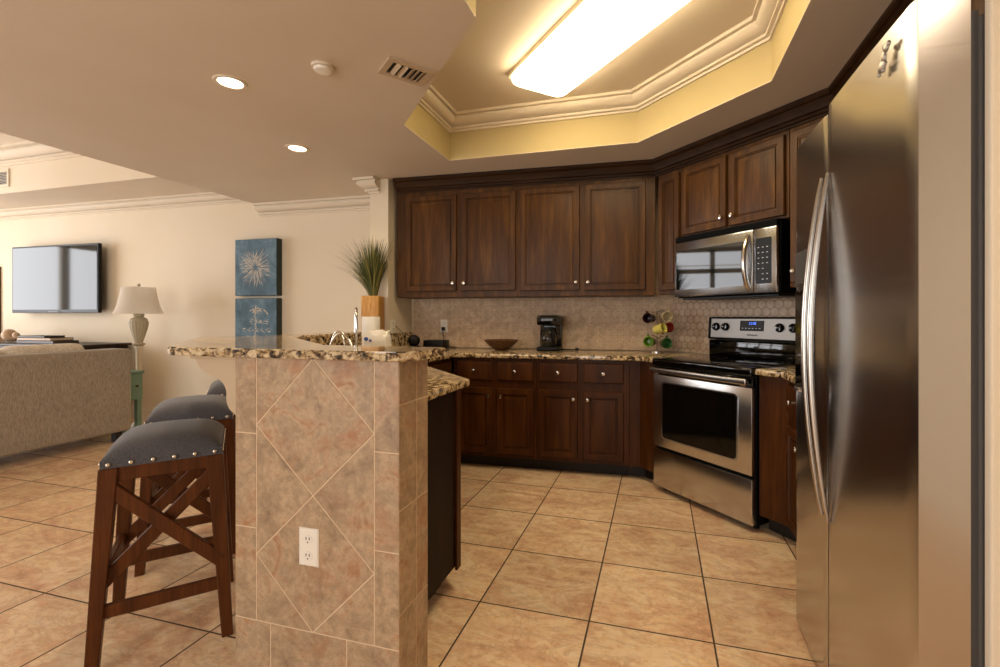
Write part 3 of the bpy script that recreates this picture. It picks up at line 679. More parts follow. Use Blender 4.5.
# ------------------------------------------------------------------ microwave
mw = thing('microwave', 'stainless over-the-range microwave with black glass window under the short cabinet', 'microwave', DG.loc(-.018, 0, 0), DG.r)
MB().box(-.396, .386, .282, .640, 1.338, 1.780, .004, 1).build('body', 'matte_black', mw)
MB().box(-.398, .378, .255, .281, 1.738, 1.777, .003, 1).build('vent_grille', 'matte_black', mw)
dr = MB().box(-.398, .228, .248, .281, 1.345, 1.734, .006, 2).build('door', 'steel_bright', mw, smooth=40)
MB().prism_y(rrect(-.378, .165, 1.395, 1.672, .01), .2455, .249).build('door_glass', 'black_glass', dr)
pts = [(.198, .249 - .048 * math.sin(PI * t_) ** .7, 1.375 + .325 * t_) for t_ in [i / 14 for i in range(15)]]
MB().tube(pts, .015, 10, 1.0).build('door_handle', 'nickel', dr, smooth=60)
cp_ = MB().box(.231, .378, .248, .281, 1.345, 1.734, .006, 2).build('control_panel', 'steel_bright', mw, smooth=40)
MB().prism_y(rrect(.248, .348, 1.40, 1.675, .006), .2455, .249).build('keypad', 'black_plastic', cp_)
for r_ in range(7):
    for c_ in range(3): 
        if (r_, c_) not in ((0, 0), (1, 0), (2, 2)): MB().box(.266 + c_ * .028 - .005, .266 + c_ * .028 + .005, .2447, .2456, 1.425 + r_ * .032, 1.429 + r_ * .032).build('key', 'panel_mark', cp_)
MB().box(-.37, .36, .30, .62, 1.325, 1.338, .003, 1).build('underside_panel', 'black_plastic', mw)

# ------------------------------------------------------------------ refrigerator
fr = thing('refrigerator', 'tall stainless side-by-side refrigerator with bowed handles at right', 'refrigerator', (0, 0, 0))
MB().box(.628, 1.262, 1.142, 2.008, .02, 1.815, .004, 1).build('case', 'fridge_case', fr)
MB().box(.612, .628, 1.146, 2.004, .05, 1.825).build('door_gasket', 'grey_plastic', fr)
def fridge_door(y0, y1, z0, z1, bow=.004, r=.004):
    out = []; n_ = 22
    for i in range(n_ + 1):
        t_ = i / n_; y = y0 + (y1 - y0) * t_; e = min(t_, 1 - t_) * (y1 - y0)
        rnd = r - math.sqrt(max(0, r * r - (r - min(e, r)) ** 2))
        out.append((.518 - bow * (1 - (2 * t_ - 1) ** 2) + rnd, y))
    out += [(.611, y1), (.611, y0)]
    return MB().prism(out, z0, z1, 0)
fd = fridge_door(1.138, 1.6615, .03, 1.865).build('door', 'stainless', fr, smooth=30); fd['label'] = 'wide right-hand fresh food door'
fz = fridge_door(1.6665, 2.012, .03, 1.845, .003).build('door', 'stainless', fr, smooth=30); fz['label'] = 'narrow freezer door with dispenser'
def fhandle(y, par, up):
    pts = []; rr = []
    for i in range(25):
        t_ = i / 24; z = .56 + (1.65 - .56) * t_; pts.append((.512 - .050 * math.sin(PI * t_) ** .9, y, z)); rr.append(.005 + .0065 * math.sin(PI * t_) ** .6)
    return MB().tube(pts, rr, 12, 1.0).build('handle', 'handle_steel', par, smooth=60)
fhandle(1.636, fd, 0); fhandle(1.694, fz, 0)
MB().box(.503, .509, 1.80, 1.96, 1.32, 1.44, .003, 1).build('dispenser_controls', 'grey_plastic', fz)
MB().box(.5045, .5095, 1.795, 1.965, .93, 1.30, .003, 1).build('dispenser_recess', 'black_gloss', fz)
MB().box(.488, .506, 1.86, 1.92, .93, .945, .003, 1).build('drip_tray', 'nickel', fz)
MB().box(.53, .60, 1.95, 2.0, 1.8455, 1.87, .006, 2).build('hinge_cap', 'grey_plastic', fr)
MB().box(.565, .628, 1.15, 2.0, .002, .03).build('kick_grille', 'black_plastic', fr)
mg = thing('fridge_magnet', 'small pewter ornate magnet high on the refrigerator door', 'magnet', (.5065, 1.242, 1.800), -PI / 2)
mgb = MB()
for k, (x, z, rx, rz) in enumerate(((0, 0, .013, .02), (.004, .026, .014, .016), (-.004, -.03, .022, .022), (.016, .034, .006, .01), (-.012, .036, .005, .01), (.017, -.03, .006, .012), (-.02, -.024, .006, .012), (.012, -.048, .005, .01), (-.014, -.05, .005, .01))):
    mgb.sphere(((x + .35 * z) * .8, -.004, z * .58), 1, (rx * .8, .0045, rz * .62), 12)
mgb.build('ornament', 'pewter', mg, smooth=60)

# ------------------------------------------------------------------ counter things
t = thing('coffee_maker', 'black drip coffee maker with glass carafe on the back counter', 'coffee maker', BK.loc(-.875, .42, .9145), BK.r)
MB().box(-.095, .095, -.12, .12, 0, .035, .01, 2).build('base', 'black_plastic', t, smooth=40)
MB().box(-.095, .095, .03, .12, .035, .29, .012, 2).build('water_tank', 'black_gloss', t, smooth=40)
MB().box(-.095, .095, -.115, .12, .215, .30, .014, 2).build('brew_head', 'black_gloss', t, smooth=40)
MB().box(-.05, .05, -.1165, -.113, .266, .276, .001, 1).build('badge', 'grey_plastic', t)
ca = MB().lathe([(.001, 0), (.055, 0), (.066, .03), (.068, .07), (.055, .12), (.042, .145), (.042, .165), (.001, .165)], (0, -.045, .036), 24).build('carafe', 'coffee_glass', t, smooth=50)
MB().lathe([(.046, 0), (.049, 0), (.049, .02), (.046, .02)], (0, -.045, .18), 24).build('carafe_band', 'black_plastic', ca, smooth=50)
MB().tube([(.03, -.09, .185), (.045, -.125, .18), (.05, -.135, .13), (.045, -.12, .08)], .009, 8).build('carafe_handle', 'black_plastic', ca, smooth=60)
cb_ = MB().tube([(.09, .02, .006), (.155, -.01, .006), (.195, .005, .006), (.22, 0, .008)], .004, 6).build('power_cord', 'black_plastic', t, smooth=60)
MB().box(.217, .245, -.012, .014, .0005, .024, .004).build('plug_head', 'black_plastic', cb_)
bw = MB().lathe([(.001, 0), (.055, .001), (.06, .006), (.105, .04), (.15, .085), (.152, .088), (.146, .088), (.1, .048), (.05, .014), (.001, .012)], (0, 0, 0), 36)
o = bw.build('woven_bowl', 'wicker', smooth=50); o.location = BK.loc(-1.295, .36, .9145); tag(o, 'shallow brown woven bowl on the back counter left of the coffee maker', 'bowl')
# mug tree
MT = BK.loc(.012, .42, .9145)
t = thing('mug_tree', 'wire mug tree on the counter in the corner beside the range', 'mug rack', MT, BK.r)
MB().lathe([(.001, 0), (.065, 0), (.065, .006), (.06, .01), (.001, .01)], (0, 0, 0), 24).build('base', 'chrome', t, smooth=40)
MB().tube([(0, 0, .01), (0, 0, .34)], .0032, 8).build('post', 'grey_plastic', t, smooth=60)
mugs = [('mug_plum', -.058, .275, 'dark plum mug, upper left on the mug tree', (-.45, -.85, .05)), ('mug_cream', .062, .287, 'cream mug, upper right on the mug tree', (.3, -.95, .0)),
        ('mug_yellow', .012, .19, 'pale yellow mug in the middle of the mug tree', (.75, -.55, .25)), ('mug_red', .075, .195, 'red mug partly hidden on the right of the mug tree', (.6, .7, .1)),
        ('mug_green', -.055, .085, 'bright green mug, lower left on the mug tree', (-.35, -.9, .1)), ('mug_dark_green', .06, .075, 'dark green mug, lower right on the mug tree', (.25, -.95, .05))]
base_ = Fr(MT[0], MT[1], math.degrees(BK.r))
for mat, x, z, lab, dr_ in mugs:
    y = {'mug_yellow': -.095, 'mug_red': .06}.get(mat, -.055)
    MB().tube([(0, 0, z + .035), (x * .5, y * .4, z + .05), (x * .8, y * .7, z + .052)], .003, 6).build('hook', 'chrome', t, smooth=60)
    mloc = base_.loc(x, y, .9145 + z)
    mm = thing('mug', lab, 'mug', mloc, BK.r, 'mugs on the mug tree')
    d = Vector(dr_).normalized(); q = Vector((0, 0, 1)).rotation_difference(d).to_matrix().to_4x4()
    g = MB().lathe([(.001, -.04), (.03, -.04), (.036, -.03), (.04, .045), (.042, .047), (.038, .047), (.034, -.03), (.001, -.034)], q, 24)
    g.build('cup', mat, mm, smooth=50)
    hp = [q @ Vector((-.0 + 0, .038 + .026 * math.sin(PI * k / 8), .03 - .055 * k / 8)) for k in range(9)]
    MB().tube(hp, .005, 8).build('handle', mat, mm, smooth=60)

# sink area behind the bar
t = thing('faucet', 'tall chrome gooseneck faucet at the sink left of the plant vase', 'faucet', (-2.10, 2.86, .9145), 0)
MB().lathe([(.001, 0), (.028, 0), (.028, .008), (.018, .016), (.016, .05), (.001, .05)], (0, 0, 0), 20).build('base', 'chrome', t, smooth=40)
gp = [(0, 0, .04), (0, 0, .26)] + [(.6 * .075 * (1 - math.cos(a)), -.8 * .075 * (1 - math.cos(a)), .28 + .065 * math.sin(a)) for a in [PI * k / 10 for k in range(11)]] + [(.095, -.118, .2)]
MB().tube(gp, .011, 10).build('spout', 'chrome', t, smooth=60)
MB().tube([(0, .01, .05), (0, .05, .07), (.01, .09, .1)], .006, 8).build('lever', 'chrome', t, smooth=60)
t = thing('soap_dispenser', 'small chrome soap pump beside the gooseneck faucet', 'soap dispenser', (-2.12, 3.02, .9145), 0)
MB().lathe([(.001, 0), (.018, 0), (.018, .01), (.009, .015), (.009, .2), (.001, .2)], (0, 0, 0), 16).build('pump', 'chrome', t, smooth=40)
MB().tube([(0, 0, .195), (.004, -.004, .212), (.02, -.01, .217), (.036, -.02, .213), (.04, -.022, .2)], .0055, 8).build('nozzle', 'chrome', t, smooth=60)
t = thing('dish_rack', 'low chrome dish rack with curved rails between bar top and faucet', 'dish rack', (-1.62, 2.12, .9145), math.radians(-10))
def arc_rail(x0, x1, y, h): return [(x0 + (x1 - x0) * k / 14, y, .009 + h * math.sin(PI * k / 14) ** .55) for k in range(15)]
MB().tube(arc_rail(-.20, -.05, .06, .195), .0065, 8).build('rail', 'chrome', t, smooth=60)
MB().tube(arc_rail(-.09, .13, -.05, .19), .0075, 8).build('rail', 'chrome', t, smooth=60)
fb = MB()
for x in (-.2, -.1, 0, .1): fb.tube([(x, -.09, .006), (x, .1, .006)], .004, 6)
for y in (-.09, .1): fb.tube([(-.2, y, .006), (.13, y, .006)], .004, 6)
fb.build('base_wires', 'chrome', t, smooth=60)
# plant in the vase
pv = thing('plant_vase', 'tan rectangular vase of spiky grass on the granite ledge by the wall end', 'plant', (-2.365, 3.455, 1.0805), math.radians(14))
vb = MB().prism([(x * .078, y * .078) for x, y in ((-1, -1), (1, -1), (1, 1), (-1, 1))], 0, .30, .014, 3).build('vase', 'vase_wood', pv, smooth=40)
def grass(nb, mat, seed, spread, hmin, hmax):
    rnd = random.Random(seed); b = bmesh.new()
    for i in range(nb):
        a = rnd.uniform(0, 2 * PI) if i % 3 else rnd.gauss(PI * 1.06, .7); lean = abs(rnd.gauss(0, .6)); lean = min(lean, 1.2 if math.cos(a) < .2 else .5); L = rnd.uniform(hmin, hmax); w = rnd.uniform(.0028, .005)
        r0 = rnd.uniform(0, .035); base0 = Vector((r0 * math.cos(a), r0 * math.sin(a), .295)); side = Vector((-math.sin(a), math.cos(a), 0)); pv_ = None; p = base0.copy(); ang = lean * .35
        for k in range(7):
            ww = w * (1 - (k / 6) ** 2) + .0004; A, B = b.verts.new(p + side * ww), b.verts.new(p - side * ww)
            if pv_: b.faces.new((pv_[0], pv_[1], B, A))
            pv_ = (A, B); ang = lean * (.35 + .75 * k / 6) * spread
            p = p + Vector((math.sin(ang) * math.cos(a), math.sin(ang) * math.sin(a), math.cos(ang))) * L / 6
    m = MB(); m.add(b); return m
grass(420, 'leaf', 3, 1.15, .3, .52).build('grass', 'leaf', pv); g2 = grass(150, 'leaf_dry', 5, 1.25, .32, .54).build('grass', 'leaf_dry', pv); g2['label'] = 'pale dry grass blades'
t = thing('paper_towel_roll', 'upright white paper towel roll on the counter in front of the vase', 'paper towels', (-2.013, 2.916, .9145), 0)
MB().lathe([(.022, .0), (.062, 0), (.064, .005), (.064, .275), (.062, .28), (.022, .28)], (0, 0, .008), 32).build('roll', 'paper', t, smooth=40)
MB().lathe([(.001, 0), (.07, 0), (.07, .008), (.001, .008)], (0, 0, 0), 24).build('stand', 'chrome', t, smooth=40)
t = thing('plastic_pack', 'crinkled clear-white plastic pack with blue and green print beside the paper towel roll', 'package', (-1.706, 2.534, .9145), .45)
b = bmesh.new(); bmesh.ops.create_icosphere(b, subdivisions=4, radius=1); rn = random.Random(4)
from mathutils import noise as mnoise
for v_ in b.verts:
    c = v_.co.copy(); q_ = Vector([math.copysign(abs(x) ** .55, x) for x in c]); d_ = 1 + .16 * mnoise.noise(c * 3.2) + .07 * mnoise.noise(c * 9)
    v_.co = Vector((q_.x * .085, q_.y * .06, q_.z * .1)) * d_
    v_.co.z = max(v_.co.z, -.1) + .101
m = MB(); m.add(b); m.build('wrap', 'white_plastic', t, smooth=50)
pk = MB(); 
for x, z, w in ((-.055, .15, .012), (-.03, .14, .008)): pk.lathe([(w * .6, 0), (w, 0), (w, .004), (w * .6, .004)], (x, -.062, z), 20, 'y')
pk.build('printed_rings', 'pack_blue', t)
MB().box(-.05, .06, -.074, -.06, .03, .062, .004).build('printed_band', 'pack_green', t)
t = thing('phone', 'black cordless phone with cord on the counter beside the end wall', 'phone', (-2.10, 3.68, .9145), .3)
MB().sphere((0, 0, .075), .055, (1, .7, .95), 20).build('speaker', 'black_plastic', t, smooth=60)
MB().box(-.05, .05, -.045, .045, 0, .03, .01, 2).build('base', 'black_plastic', t, smooth=40)
MB().tube([(-.02, .0, .11), (-.09, -.02, .14), (-.17, .03, .205)], .003, 6).build('cord', 'black_plastic', t, smooth=60)
o = MB().box(-.1, .1, -.07, .07, 0, .075, .008, 2).build('router_box', 'black_plastic', smooth=40); o.location = (-1.965, 3.845, .9145); o.rotation_euler = (0, 0, .05)
tag(o, 'flat black box lying right of the black phone in the counter corner', 'box')

# ------------------------------------------------------------------ stools
st = thing('bar_stool', 'nearest bar stool, grey nailhead seat and crossed wooden legs', 'stool', (-1.850, 1.367, 0), math.radians(48), 'bar stools along the bar')
tops = [(sx * .150, sy * .176) for sx, sy in ((-1, -1), (1, -1), (1, 1), (-1, 1))]; feet = [(sx * .190, sy * .205) for sx, sy in ((-1, -1), (1, -1), (1, 1), (-1, 1))]
def legpt(i, z): f_ = z / .68; return Vector((feet[i][0] + (tops[i][0] - feet[i][0]) * f_, feet[i][1] + (tops[i][1] - feet[i][1]) * f_, z))
for i in range(4):
    b = bmesh.new(); P0, P1 = legpt(i, 0), legpt(i, .683); h0, h1 = .018, .026
    lo = [b.verts.new((P0.x + a * h0, P0.y + c * h0, 0)) for a, c in ((-1, -1), (1, -1), (1, 1), (-1, 1))]; hi = [b.verts.new((P1.x + a * h1, P1.y + c * h1, .683)) for a, c in ((-1, -1), (1, -1), (1, 1), (-1, 1))]
    b.faces.new(lo[::-1]); b.faces.new(hi)
    for k in range(4): b.faces.new((lo[k], lo[(k + 1) % 4], hi[(k + 1) % 4], hi[k]))
    bmesh.ops.bevel(b, geom=b.edges[:], offset=.003, segments=1, affect='EDGES'); m = MB(); m.add(b); m.build('leg', 'stool_wood', st)
def off_in(i, z, d):      # a point just inside a leg
    return legpt(i, z)
for i, j, zs in ((0, 1, .20), (3, 2, .20), (1, 2, .30), (0, 3, .30)):
    MB().bar(legpt(i, zs), legpt(j, zs), .022, .045, .003).build('stretcher', 'stool_wood', st)
for i, j in ((0, 1), (3, 2)):
    a1, b1, a2, b2 = legpt(i, .62), legpt(j, .285), legpt(i, .285), legpt(j, .62); dy = Vector((0, .011 if i == 0 else -.011, 0))
    MB().bar(a1 - dy, b1 - dy, .02, .045, .003).build('cross_brace', 'stool_wood', st); MB().bar(a2 + dy, b2 + dy, .02, .045, .003).build('cross_brace', 'stool_wood', st)
for i, j in ((0, 1), (1, 2), (2, 3), (3, 0)): MB().bar(legpt(i, .66), legpt(j, .66), .03, .05, .003).build('apron', 'stool_wood', st)
b = bmesh.new(); nx, ny = 24, 28; hx, hy = .174, .202; grid = {}
def cush(u, v_):
    sx = math.copysign(abs(u) ** .8, u); e = max(abs(u), abs(v_)); 
    ex = (1 - abs(u) ** 5); ey = (1 - abs(v_) ** 5)
    return ex * ey
for i in range(nx + 1):
    for j in range(ny + 1):
        u, v_ = -1 + 2 * i / nx, -1 + 2 * j / ny; hgt = cush(u, v_) ** .6
        z = .712 + .045 * hgt + .010 * (1 - v_ * v_) * hgt + .010 * (1 - u * u) * hgt
        sh = 1 - .02 * (1 - hgt)
        grid[i, j] = b.verts.new((u * hx * sh, v_ * hy * sh, z))
for i in range(nx):
    for j in range(ny): b.faces.new((grid[i, j], grid[i + 1, j], grid[i + 1, j + 1], grid[i, j + 1]))
rim = [grid[i, 0] for i in range(nx)] + [grid[nx, j] for j in range(ny)] + [grid[i, ny] for i in range(nx, 0, -1)] + [grid[0, j] for j in range(ny, 0, -1)]
low = [b.verts.new((v_.co.x * 1.005, v_.co.y * 1.005, .684)) for v_ in rim]
for k in range(len(rim)): b.faces.new((rim[k], low[k], low[(k + 1) % len(rim)], rim[(k + 1) % len(rim)]))
b.faces.new(low); bmesh.ops.recalc_face_normals(b, faces=b.faces); m = MB(); m.add(b); seat = m.build('seat_cushion', 'stool_cloth', st, smooth=50)
def nail(x, y, nx_, ny_):
    MB().sphere((x, y, .697), .0075, (.5 + .5 * abs(ny_), .5 + .5 * abs(nx_), 1), 10).build('nailhead', 'nickel', seat, smooth=60)
for k in range(6):
    x = -.15 + .06 * k; nail(x, -.2025, 0, 1); nail(x, .2025, 0, 1)
for k in range(7):
    y = -.18 + .06 * k; nail(.1742, y, 1, 0); nail(-.1742, y, 1, 0)
bd = Vector((-.5, .487)).normalized()
for k, lab in ((1, 'second bar stool from the front, just behind the nearest stool'), (2, 'farthest bar stool, barely visible behind the corbel')):
    c = copy_tree(st); c.location = (-1.850 + bd.x * .70, 1.367 + bd.y * .70, 0) if k == 1 else (-2.80, 2.53, 0); c['label'] = lab

# ------------------------------------------------------------------ living room
sf = thing('sofa', 'long taupe fabric sofa seen from behind at left', 'sofa', (0, 0, 0))
MB().box(-5.20, -4.95, 1.15, 3.287, .10, .893, .025, 3).build('back', 'sofa_cloth', sf, smooth=40)
MB().box(-5.86, -5.19, 1.16, 3.28, .10, .42, .02, 2).build('seat_base', 'sofa_cloth', sf, smooth=40)
for y0, y1 in ((1.15, 1.36), (3.08, 3.287)): MB().box(-5.84, -5.195, y0, y1, .11, .66, .04, 3).build('armrest', 'sofa_cloth', sf, smooth=40)
for k in range(3): MB().box(-5.83, -5.36, 1.365 + .57 * k, 1.93 + .57 * k, .425, .56, .05, 4).build('seat_cushion', 'sofa_cloth', sf, smooth=60)
for k in range(3): MB().box(-5.38, -5.17, 1.37 + .565 * k, 1.925 + .57 * k, .50, .955 + .01 * (k % 2), .075, 5).build('back_cushion', 'cushion_cloth', sf, smooth=60)
for x, y in ((-5.02, 1.25), (-5.02, 3.2), (-5.78, 1.25), (-5.78, 3.2)): MB().box(x - .03, x + .03, y - .03, y + .03, .001, .105, .004, 1).build('leg', 'toe_black', sf)
mc = thing('media_console', 'dark low media console under the television', 'console', LW.loc(-4.7, -.30, 0), LW.r)
MB().box(-1.5, 1.5, -.22, .27, .87, .895, .006, 2).build('top', 'console_wood', mc); MB().box(-1.45, 1.45, -.2, .26, .1, .869, .004, 1).build('body', 'console_wood', mc)
for k in range(4): ring_door(-1.43 + .72 * k, -.75 + .72 * k, .16, .84, -.201).build('door', 'console_wood', mc)
for x in (-1.38, 1.38):
    for y in (-.15, .2): MB().box(x - .03, x + .03, y - .03, y + .03, .001, .1).build('leg', 'console_wood', mc)
bz = .8955; lx = -4.05
for k, (w, d, h_, dx, lab) in enumerate(((.62, .24, .035, 0, 'large dark book at the bottom of the stack under the television'), (.54, .22, .03, -.04, 'black middle book of the stack under the television'), (.4, .2, .022, -.1, 'thin black top book of the stack under the television'))):
    tb = thing('book', lab, 'book', LW.loc(lx + dx, -.34, bz), LW.r + .03 * (k - 1), 'books on the media console')
    MB().box(-w / 2, w / 2, -d / 2, d / 2, 0, h_, .003, 1).build('cover', 'book_dark', tb); MB().box(-w / 2 + .006, w / 2 + .0005, -d / 2 - .0005, d / 2 - .008, .004, h_ - .004).build('pages', 'shell' if k == 1 else 'leather_dark', tb)
    bz += h_ + .0005
t = thing('seashell', 'pale pink-brown conch shell left of the dark books on the console', 'shell', LW.loc(-4.62, -.34, .8955), LW.r)
sh = MB()
for k in range(30):
    a = k * .5; r_ = .085 * (1 - k / 32); sh.sphere((-.12 + k * .0095, r_ * .5 * math.cos(a), .075 + r_ * .5 * math.sin(a)), r_ * .62, (1.1, 1, 1), 12)
sh.tube([(-.14, -.05, .05), (-.22, -.02, .04), (-.29, 0, .025)], [.05, .03, .01], 12); sh.build('spiral', 'shell', t, smooth=60)
tv = thing('television', 'flat black television mounted on the beige wall at left', 'television', LW.loc(-4.33, 0, 1.665), LW.r)
MB().box(-.735, .735, -.125, -.085, -.415, .415, .006, 2).build('housing', 'black_plastic', tv)
MB().box(-.715, .715, -.128, -.1245, -.375, .395).build('screen', 'screen_glass', tv)
MB().box(-.09, .09, -.13, -.124, -.408, -.388, .002, 1).build('sensor_bar', 'grey_plastic', tv)
MB().box(-.25, .25, -.085, -.03, -.2, .2, .004, 1).build('mount', 'black_plastic', tv); MB().box(-.15, .15, -.03, 0, -.15, .15).build('wall_plate', 'black_plastic', tv)
t = thing('framed_picture', 'brown framed picture cut off at the far left edge beside the television', 'picture', LW.loc(-5.84, 0, 1.41), LW.r)
frame_ring([(-.33, -.45), (.33, -.45), (.33, .45), (-.33, .45)], [(-.29, -.41), (.29, -.41), (.29, .41), (-.29, .41)], -.035, 0).build('frame', 'frame_brown', t); MB().box(-.29, .29, -.012, -.001, -.41, .41).build('print', 'art_grey', t)
# canvases: brushed starburst and a second marine-like spray
def canvas(label, z0, z1, kind):
    t = thing('canvas_painting', label, 'painting', LW.loc(-1.385, 0, z0), LW.r)
    h_ = z1 - z0; MB().box(-.272, .272, -.075, 0, 0, h_, .004, 2).build('edge_wrap', 'canvas_edge', t); MB().box(-.268, .268, -.0775, -.0745, .004, h_ - .004).build('canvas', 'canvas_blue', t)
    rn = random.Random(11 if kind else 23); s1, s2 = MB(), MB()
    def stroke(mb, x0, z0_, x1, z1_, w):
        d = Vector((x1 - x0, z1_ - z0_)); nrm = Vector((-d.y, d.x)).normalized() * w
        b = bmesh.new(); b.faces.new([b.verts.new((x, -.0782, z)) for x, z in ((x0, z0_), ((x0 + x1) / 2 + nrm.x, (z0_ + z1_) / 2 + nrm.y), (x1, z1_), ((x0 + x1) / 2 - nrm.x, (z0_ + z1_) / 2 - nrm.y))]); mb.add(b)
    if kind == 0:
        cx, cz = .0, h_ * .50
        for k in range(330):
            a = rn.uniform(0, 2 * PI); r0 = rn.uniform(.01, .16); r1 = r0 + rn.uniform(.04, .1); r1 = min(r1, .235)
            stroke(s1 if rn.random() < .6 else s2, cx + r0 * math.cos(a), cz + r0 * math.sin(a), cx + r1 * math.cos(a), cz + r1 * math.sin(a), rn.uniform(.0012, .0035))
    else:
        for zz, w in ((.47, .05), (.36, .14), (.27, .19), (.19, .15), (.1, .17)):
            for k in range(30):
                x = rn.uniform(-w, w); z = zz + rn.uniform(-.02, .02); a = rn.uniform(-.5, .5); l = rn.uniform(.02, .06); stroke(s1 if rn.random() < .5 else s2, x, z, x + l * math.cos(a), z + l * math.sin(a), rn.uniform(.002, .005))
        for k in range(26): z = .08 + .017 * k; stroke(s1, rn.uniform(-.02, .015), z, rn.uniform(-.015, .02), z + .04, .004)
        for k in range(22): a = rn.uniform(.2, 2.2); stroke(s1, .03 + .13 * math.cos(a), .4 + .1 * math.sin(a), .03 + .15 * math.cos(a + .25), .4 + .11 * math.sin(a + .25), .004)
    s1.build('pale_strokes', 'brush_cream', t); s2.build('grey_strokes', 'brush_grey', t)
canvas('blue canvas with a pale starburst, upper of the two on the wall', 1.430, 2.042, 0); canvas('blue canvas with pale brush marks, lower of the two above the bar', .79, 1.402, 1)
# lamp and side table
t = thing('floor_lamp', 'floor lamp with white bell shade and carved urn stem beside the sofa', 'lamp', (-5.39, 3.645, 0))
MB().lathe([(.001, .001), (.085, .001), (.085, .02), (.06, .045), (.03, .09), (.022, .14), (.001, .14)], seg=28).build('base', 'lamp_stone', t, smooth=50)
MB().lathe([(.001, .13), (.02, .13), (.022, .5), (.026, .86), (.04, .875), (.03, .89), (.001, .89)], seg=20).build('stem', 'trim_paint', t, smooth=50)
MB().lathe([(.001, .885), (.035, .885), (.06, .91), (.035, .925), (.056, 1.0), (.079, 1.09), (.086, 1.14), (.075, 1.165), (.078, 1.172), (.06, 1.19), (.04, 1.2), (.05, 1.225), (.03, 1.245), (.001, 1.245)], seg=96, flute=.07, nf=16).build('urn', 'lamp_stone', t, smooth=50)
b = bmesh.new(); rows = []
for r_, z in ((.216, 1.235), (.197, 1.27), (.178, 1.33), (.164, 1.40), (.153, 1.47), (.147, 1.52)): rows.append([b.verts.new((r_ * math.cos(2 * PI * k / 48), r_ * math.sin(2 * PI * k / 48), z)) for k in range(48)])
for A, B in zip(rows, rows[1:]):
    for k in range(48): b.faces.new((A[k], A[(k + 1) % 48], B[(k + 1) % 48], B[k]))
bmesh.ops.solidify(b, geom=b.faces[:], thickness=.004); m = MB(); m.add(b); m.build('lamp_shade', 'shade_cloth', t, smooth=50)
MB().tube([(0, 0, 1.24), (0, 0, 1.53)], .006, 8).build('harp', 'nickel', t); MB().sphere((0, 0, 1.545), .016, seg=12).build('finial', 'lamp_stone', t, smooth=60)
sp2 = MB()
for k in range(3): a = 2 * PI * k / 3; sp2.tube([(0, 0, 1.5), (.147 * math.cos(a), .147 * math.sin(a), 1.505)], .003, 6)
sp2.build('spider', 'nickel', t)
t = thing('side_table', 'small sage green side table between sofa and floor lamp', 'table', (-5.28, 3.41, 0))
MB().box(-.19, .19, -.09, .09, .625, .65, .005, 2).build('top', 'green_paint', t); MB().box(-.175, .175, -.08, .08, .36, .624, .003, 1).build('drawer_box', 'green_paint', t)
MB().lathe([(.001, 0), (.01, .003), (.013, .016), (.001, .022)], (.175, .02, .5), 12, 'x').build('knob', 'leather_dark', t, smooth=50)
for x in (-.145, .145):
    for y in (-.055, .055): MB().bar((x, y, .001), (x, y, .362), .045, .045, .004).build('leg', 'green_paint', t)
# tray vent
t = thing('air_vent', 'white air vent in the living room ceiling tray side at far left', 'vent', (-7.10, LY1 - .0, 2.75), 0)
frame_ring([(-.15, -.1), (.15, -.1), (.15, .1), (-.15, .1)], [(-.12, -.07), (.12, -.07), (.12, .07), (-.12, .07)], -.012, 0).build('frame', 'trim_paint', t)
MB().box(-.12, .12, -.003, -.001, -.07, .07).build('duct', 'grey_plastic', t)
for k in range(8): MB().bar((-.12, -.007, -.062 + .0175 * k), (.12, -.007, -.062 + .0175 * k), .012, .002, 0).build('louvre', 'trim_paint', t)

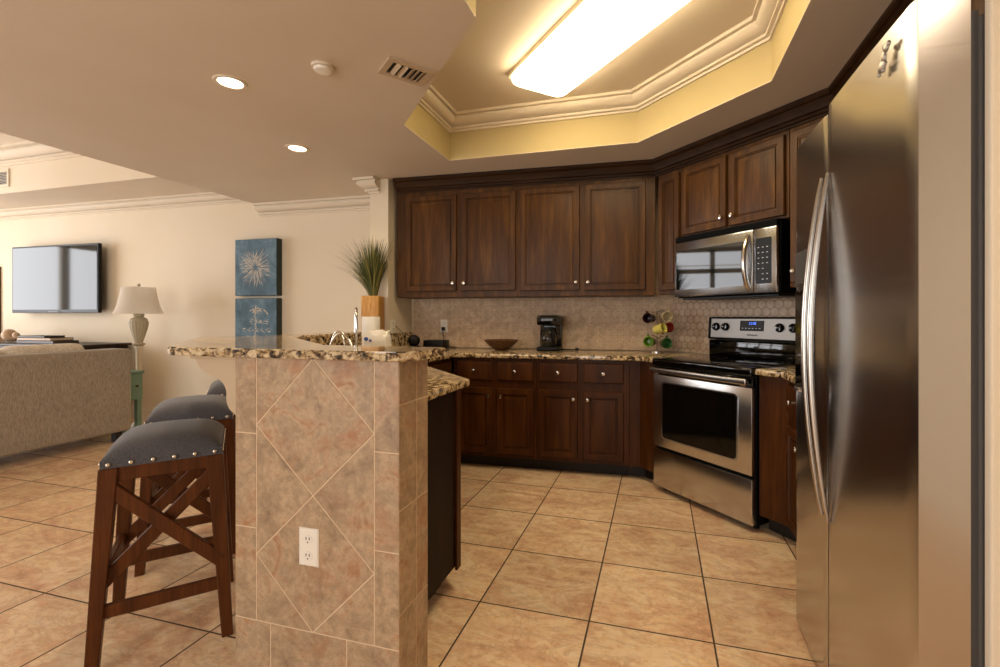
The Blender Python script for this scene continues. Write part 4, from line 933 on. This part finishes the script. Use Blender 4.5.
# ------------------------------------------------------------------ ceiling things
fl = thing('ceiling_light', 'large fluorescent ceiling light with rounded white lens in the kitchen tray', 'light', (-.318 + .02, 2.44 - .02, 2.75), -PI / 4)
MB().box(-.69, .69, -.19, .19, -.035, -.001, .004, 1).build('housing', 'trim_paint', fl)
lens = [(x, y) for x, y in rrect(-.665, .665, -.2, .2, .07, 6)]
MB().prism(lens, -.095, -.0355, .03, 4, rim=True).build('lens', 'tube_lens', fl, smooth=50)
def can(label, x, y):
    t = thing('recessed_light', label, 'light', (x, y, CEIL), 0)
    b = bmesh.new(); R = [[b.verts.new((q * math.cos(2 * PI * k / 32), q * math.sin(2 * PI * k / 32), z)) for k in range(32)] for q, z in ((.078, -.0005), (.076, -.006), (.06, -.006), (.056, -.002))]
    for A, B in zip(R, R[1:]):
        for k in range(32): b.faces.new((A[k], A[(k + 1) % 32], B[(k + 1) % 32], B[k]))
    m = MB(); m.add(b); m.build('trim_ring', 'trim_paint', t, smooth=40)
    MB().lathe([(.001, -.003), (.0565, -.003), (.0565, -.001), (.001, -.001)], seg=28).build('lamp_face', 'can_lens', t)
    l = bpy.data.lights.new('can_lamp', 'SPOT'); l.energy = CANW; l.color = (1, .8, .58); l.spot_size = math.radians(140); l.spot_blend = .8; l.shadow_soft_size = .05
    lo_ = bpy.data.objects.new('can_lamp', l); COL.objects.link(lo_); lo_.location = (0, 0, -.012); lo_.parent = t
can('round recessed ceiling light, the nearer and larger of the two', -2.14, 1.885); can('round recessed ceiling light, the farther one above the painting', -2.51, 2.75); can('added recessed fill light above the kitchen entry, out of view in front of the refrigerator', .95, .25)  # last fixture is added behind the camera to brighten the refrigerator-side wall
t = thing('smoke_detector', 'small round white detector on the ceiling between recessed light and vent', 'smoke detector', (-1.57, 1.885, CEIL), 0)
MB().lathe([(.001, -.0005), (.052, -.0005), (.052, -.014), (.001, -.014)], seg=28).build('base', 'trim_paint', t, smooth=40); MB().lathe([(.001, -.0145), (.042, -.0145), (.038, -.026), (.02, -.03), (.001, -.03)], seg=28).build('cover', 'white_plastic', t, smooth=40)
vt = thing('air_vent', 'beige ceiling air vent with open louvres beside the tray', 'vent', (-1.203, 2.035, CEIL), math.radians(52))
b = bmesh.new()
def ringz(o_, i_, z0, z1):
    A = [[b.verts.new((x, y, z)) for x, y in pl] for pl, z in ((o_, z1), (o_, z0), (i_, z0), (i_, z1))]
    for P, Q in zip(A, A[1:]):
        for k in range(4): b.faces.new((P[k], P[(k + 1) % 4], Q[(k + 1) % 4], Q[k]))
ringz([(-.115, -.085), (.115, -.085), (.115, .085), (-.115, .085)], [(-.085, -.055), (.085, -.055), (.085, .055), (-.085, .055)], -.009, -.0005)
bmesh.ops.recalc_face_normals(b, faces=b.faces); m = MB(); m.add(b); m.build('frame', 'corbel_shade_paint', vt)
MB().box(-.086, .086, -.056, .056, -.002, -.0006).build('duct', 'vent_dark', vt)
for k, x in enumerate((-.055, -.02, .02, .045, .07)): MB().bar((x, -.055, -.008), (x, .055, -.008), .022 if k != 2 else .03, .002, 0, up=(.6 if k < 2 else -.6, 0, 1)).build('louvre', 'corbel_shade_paint', vt)
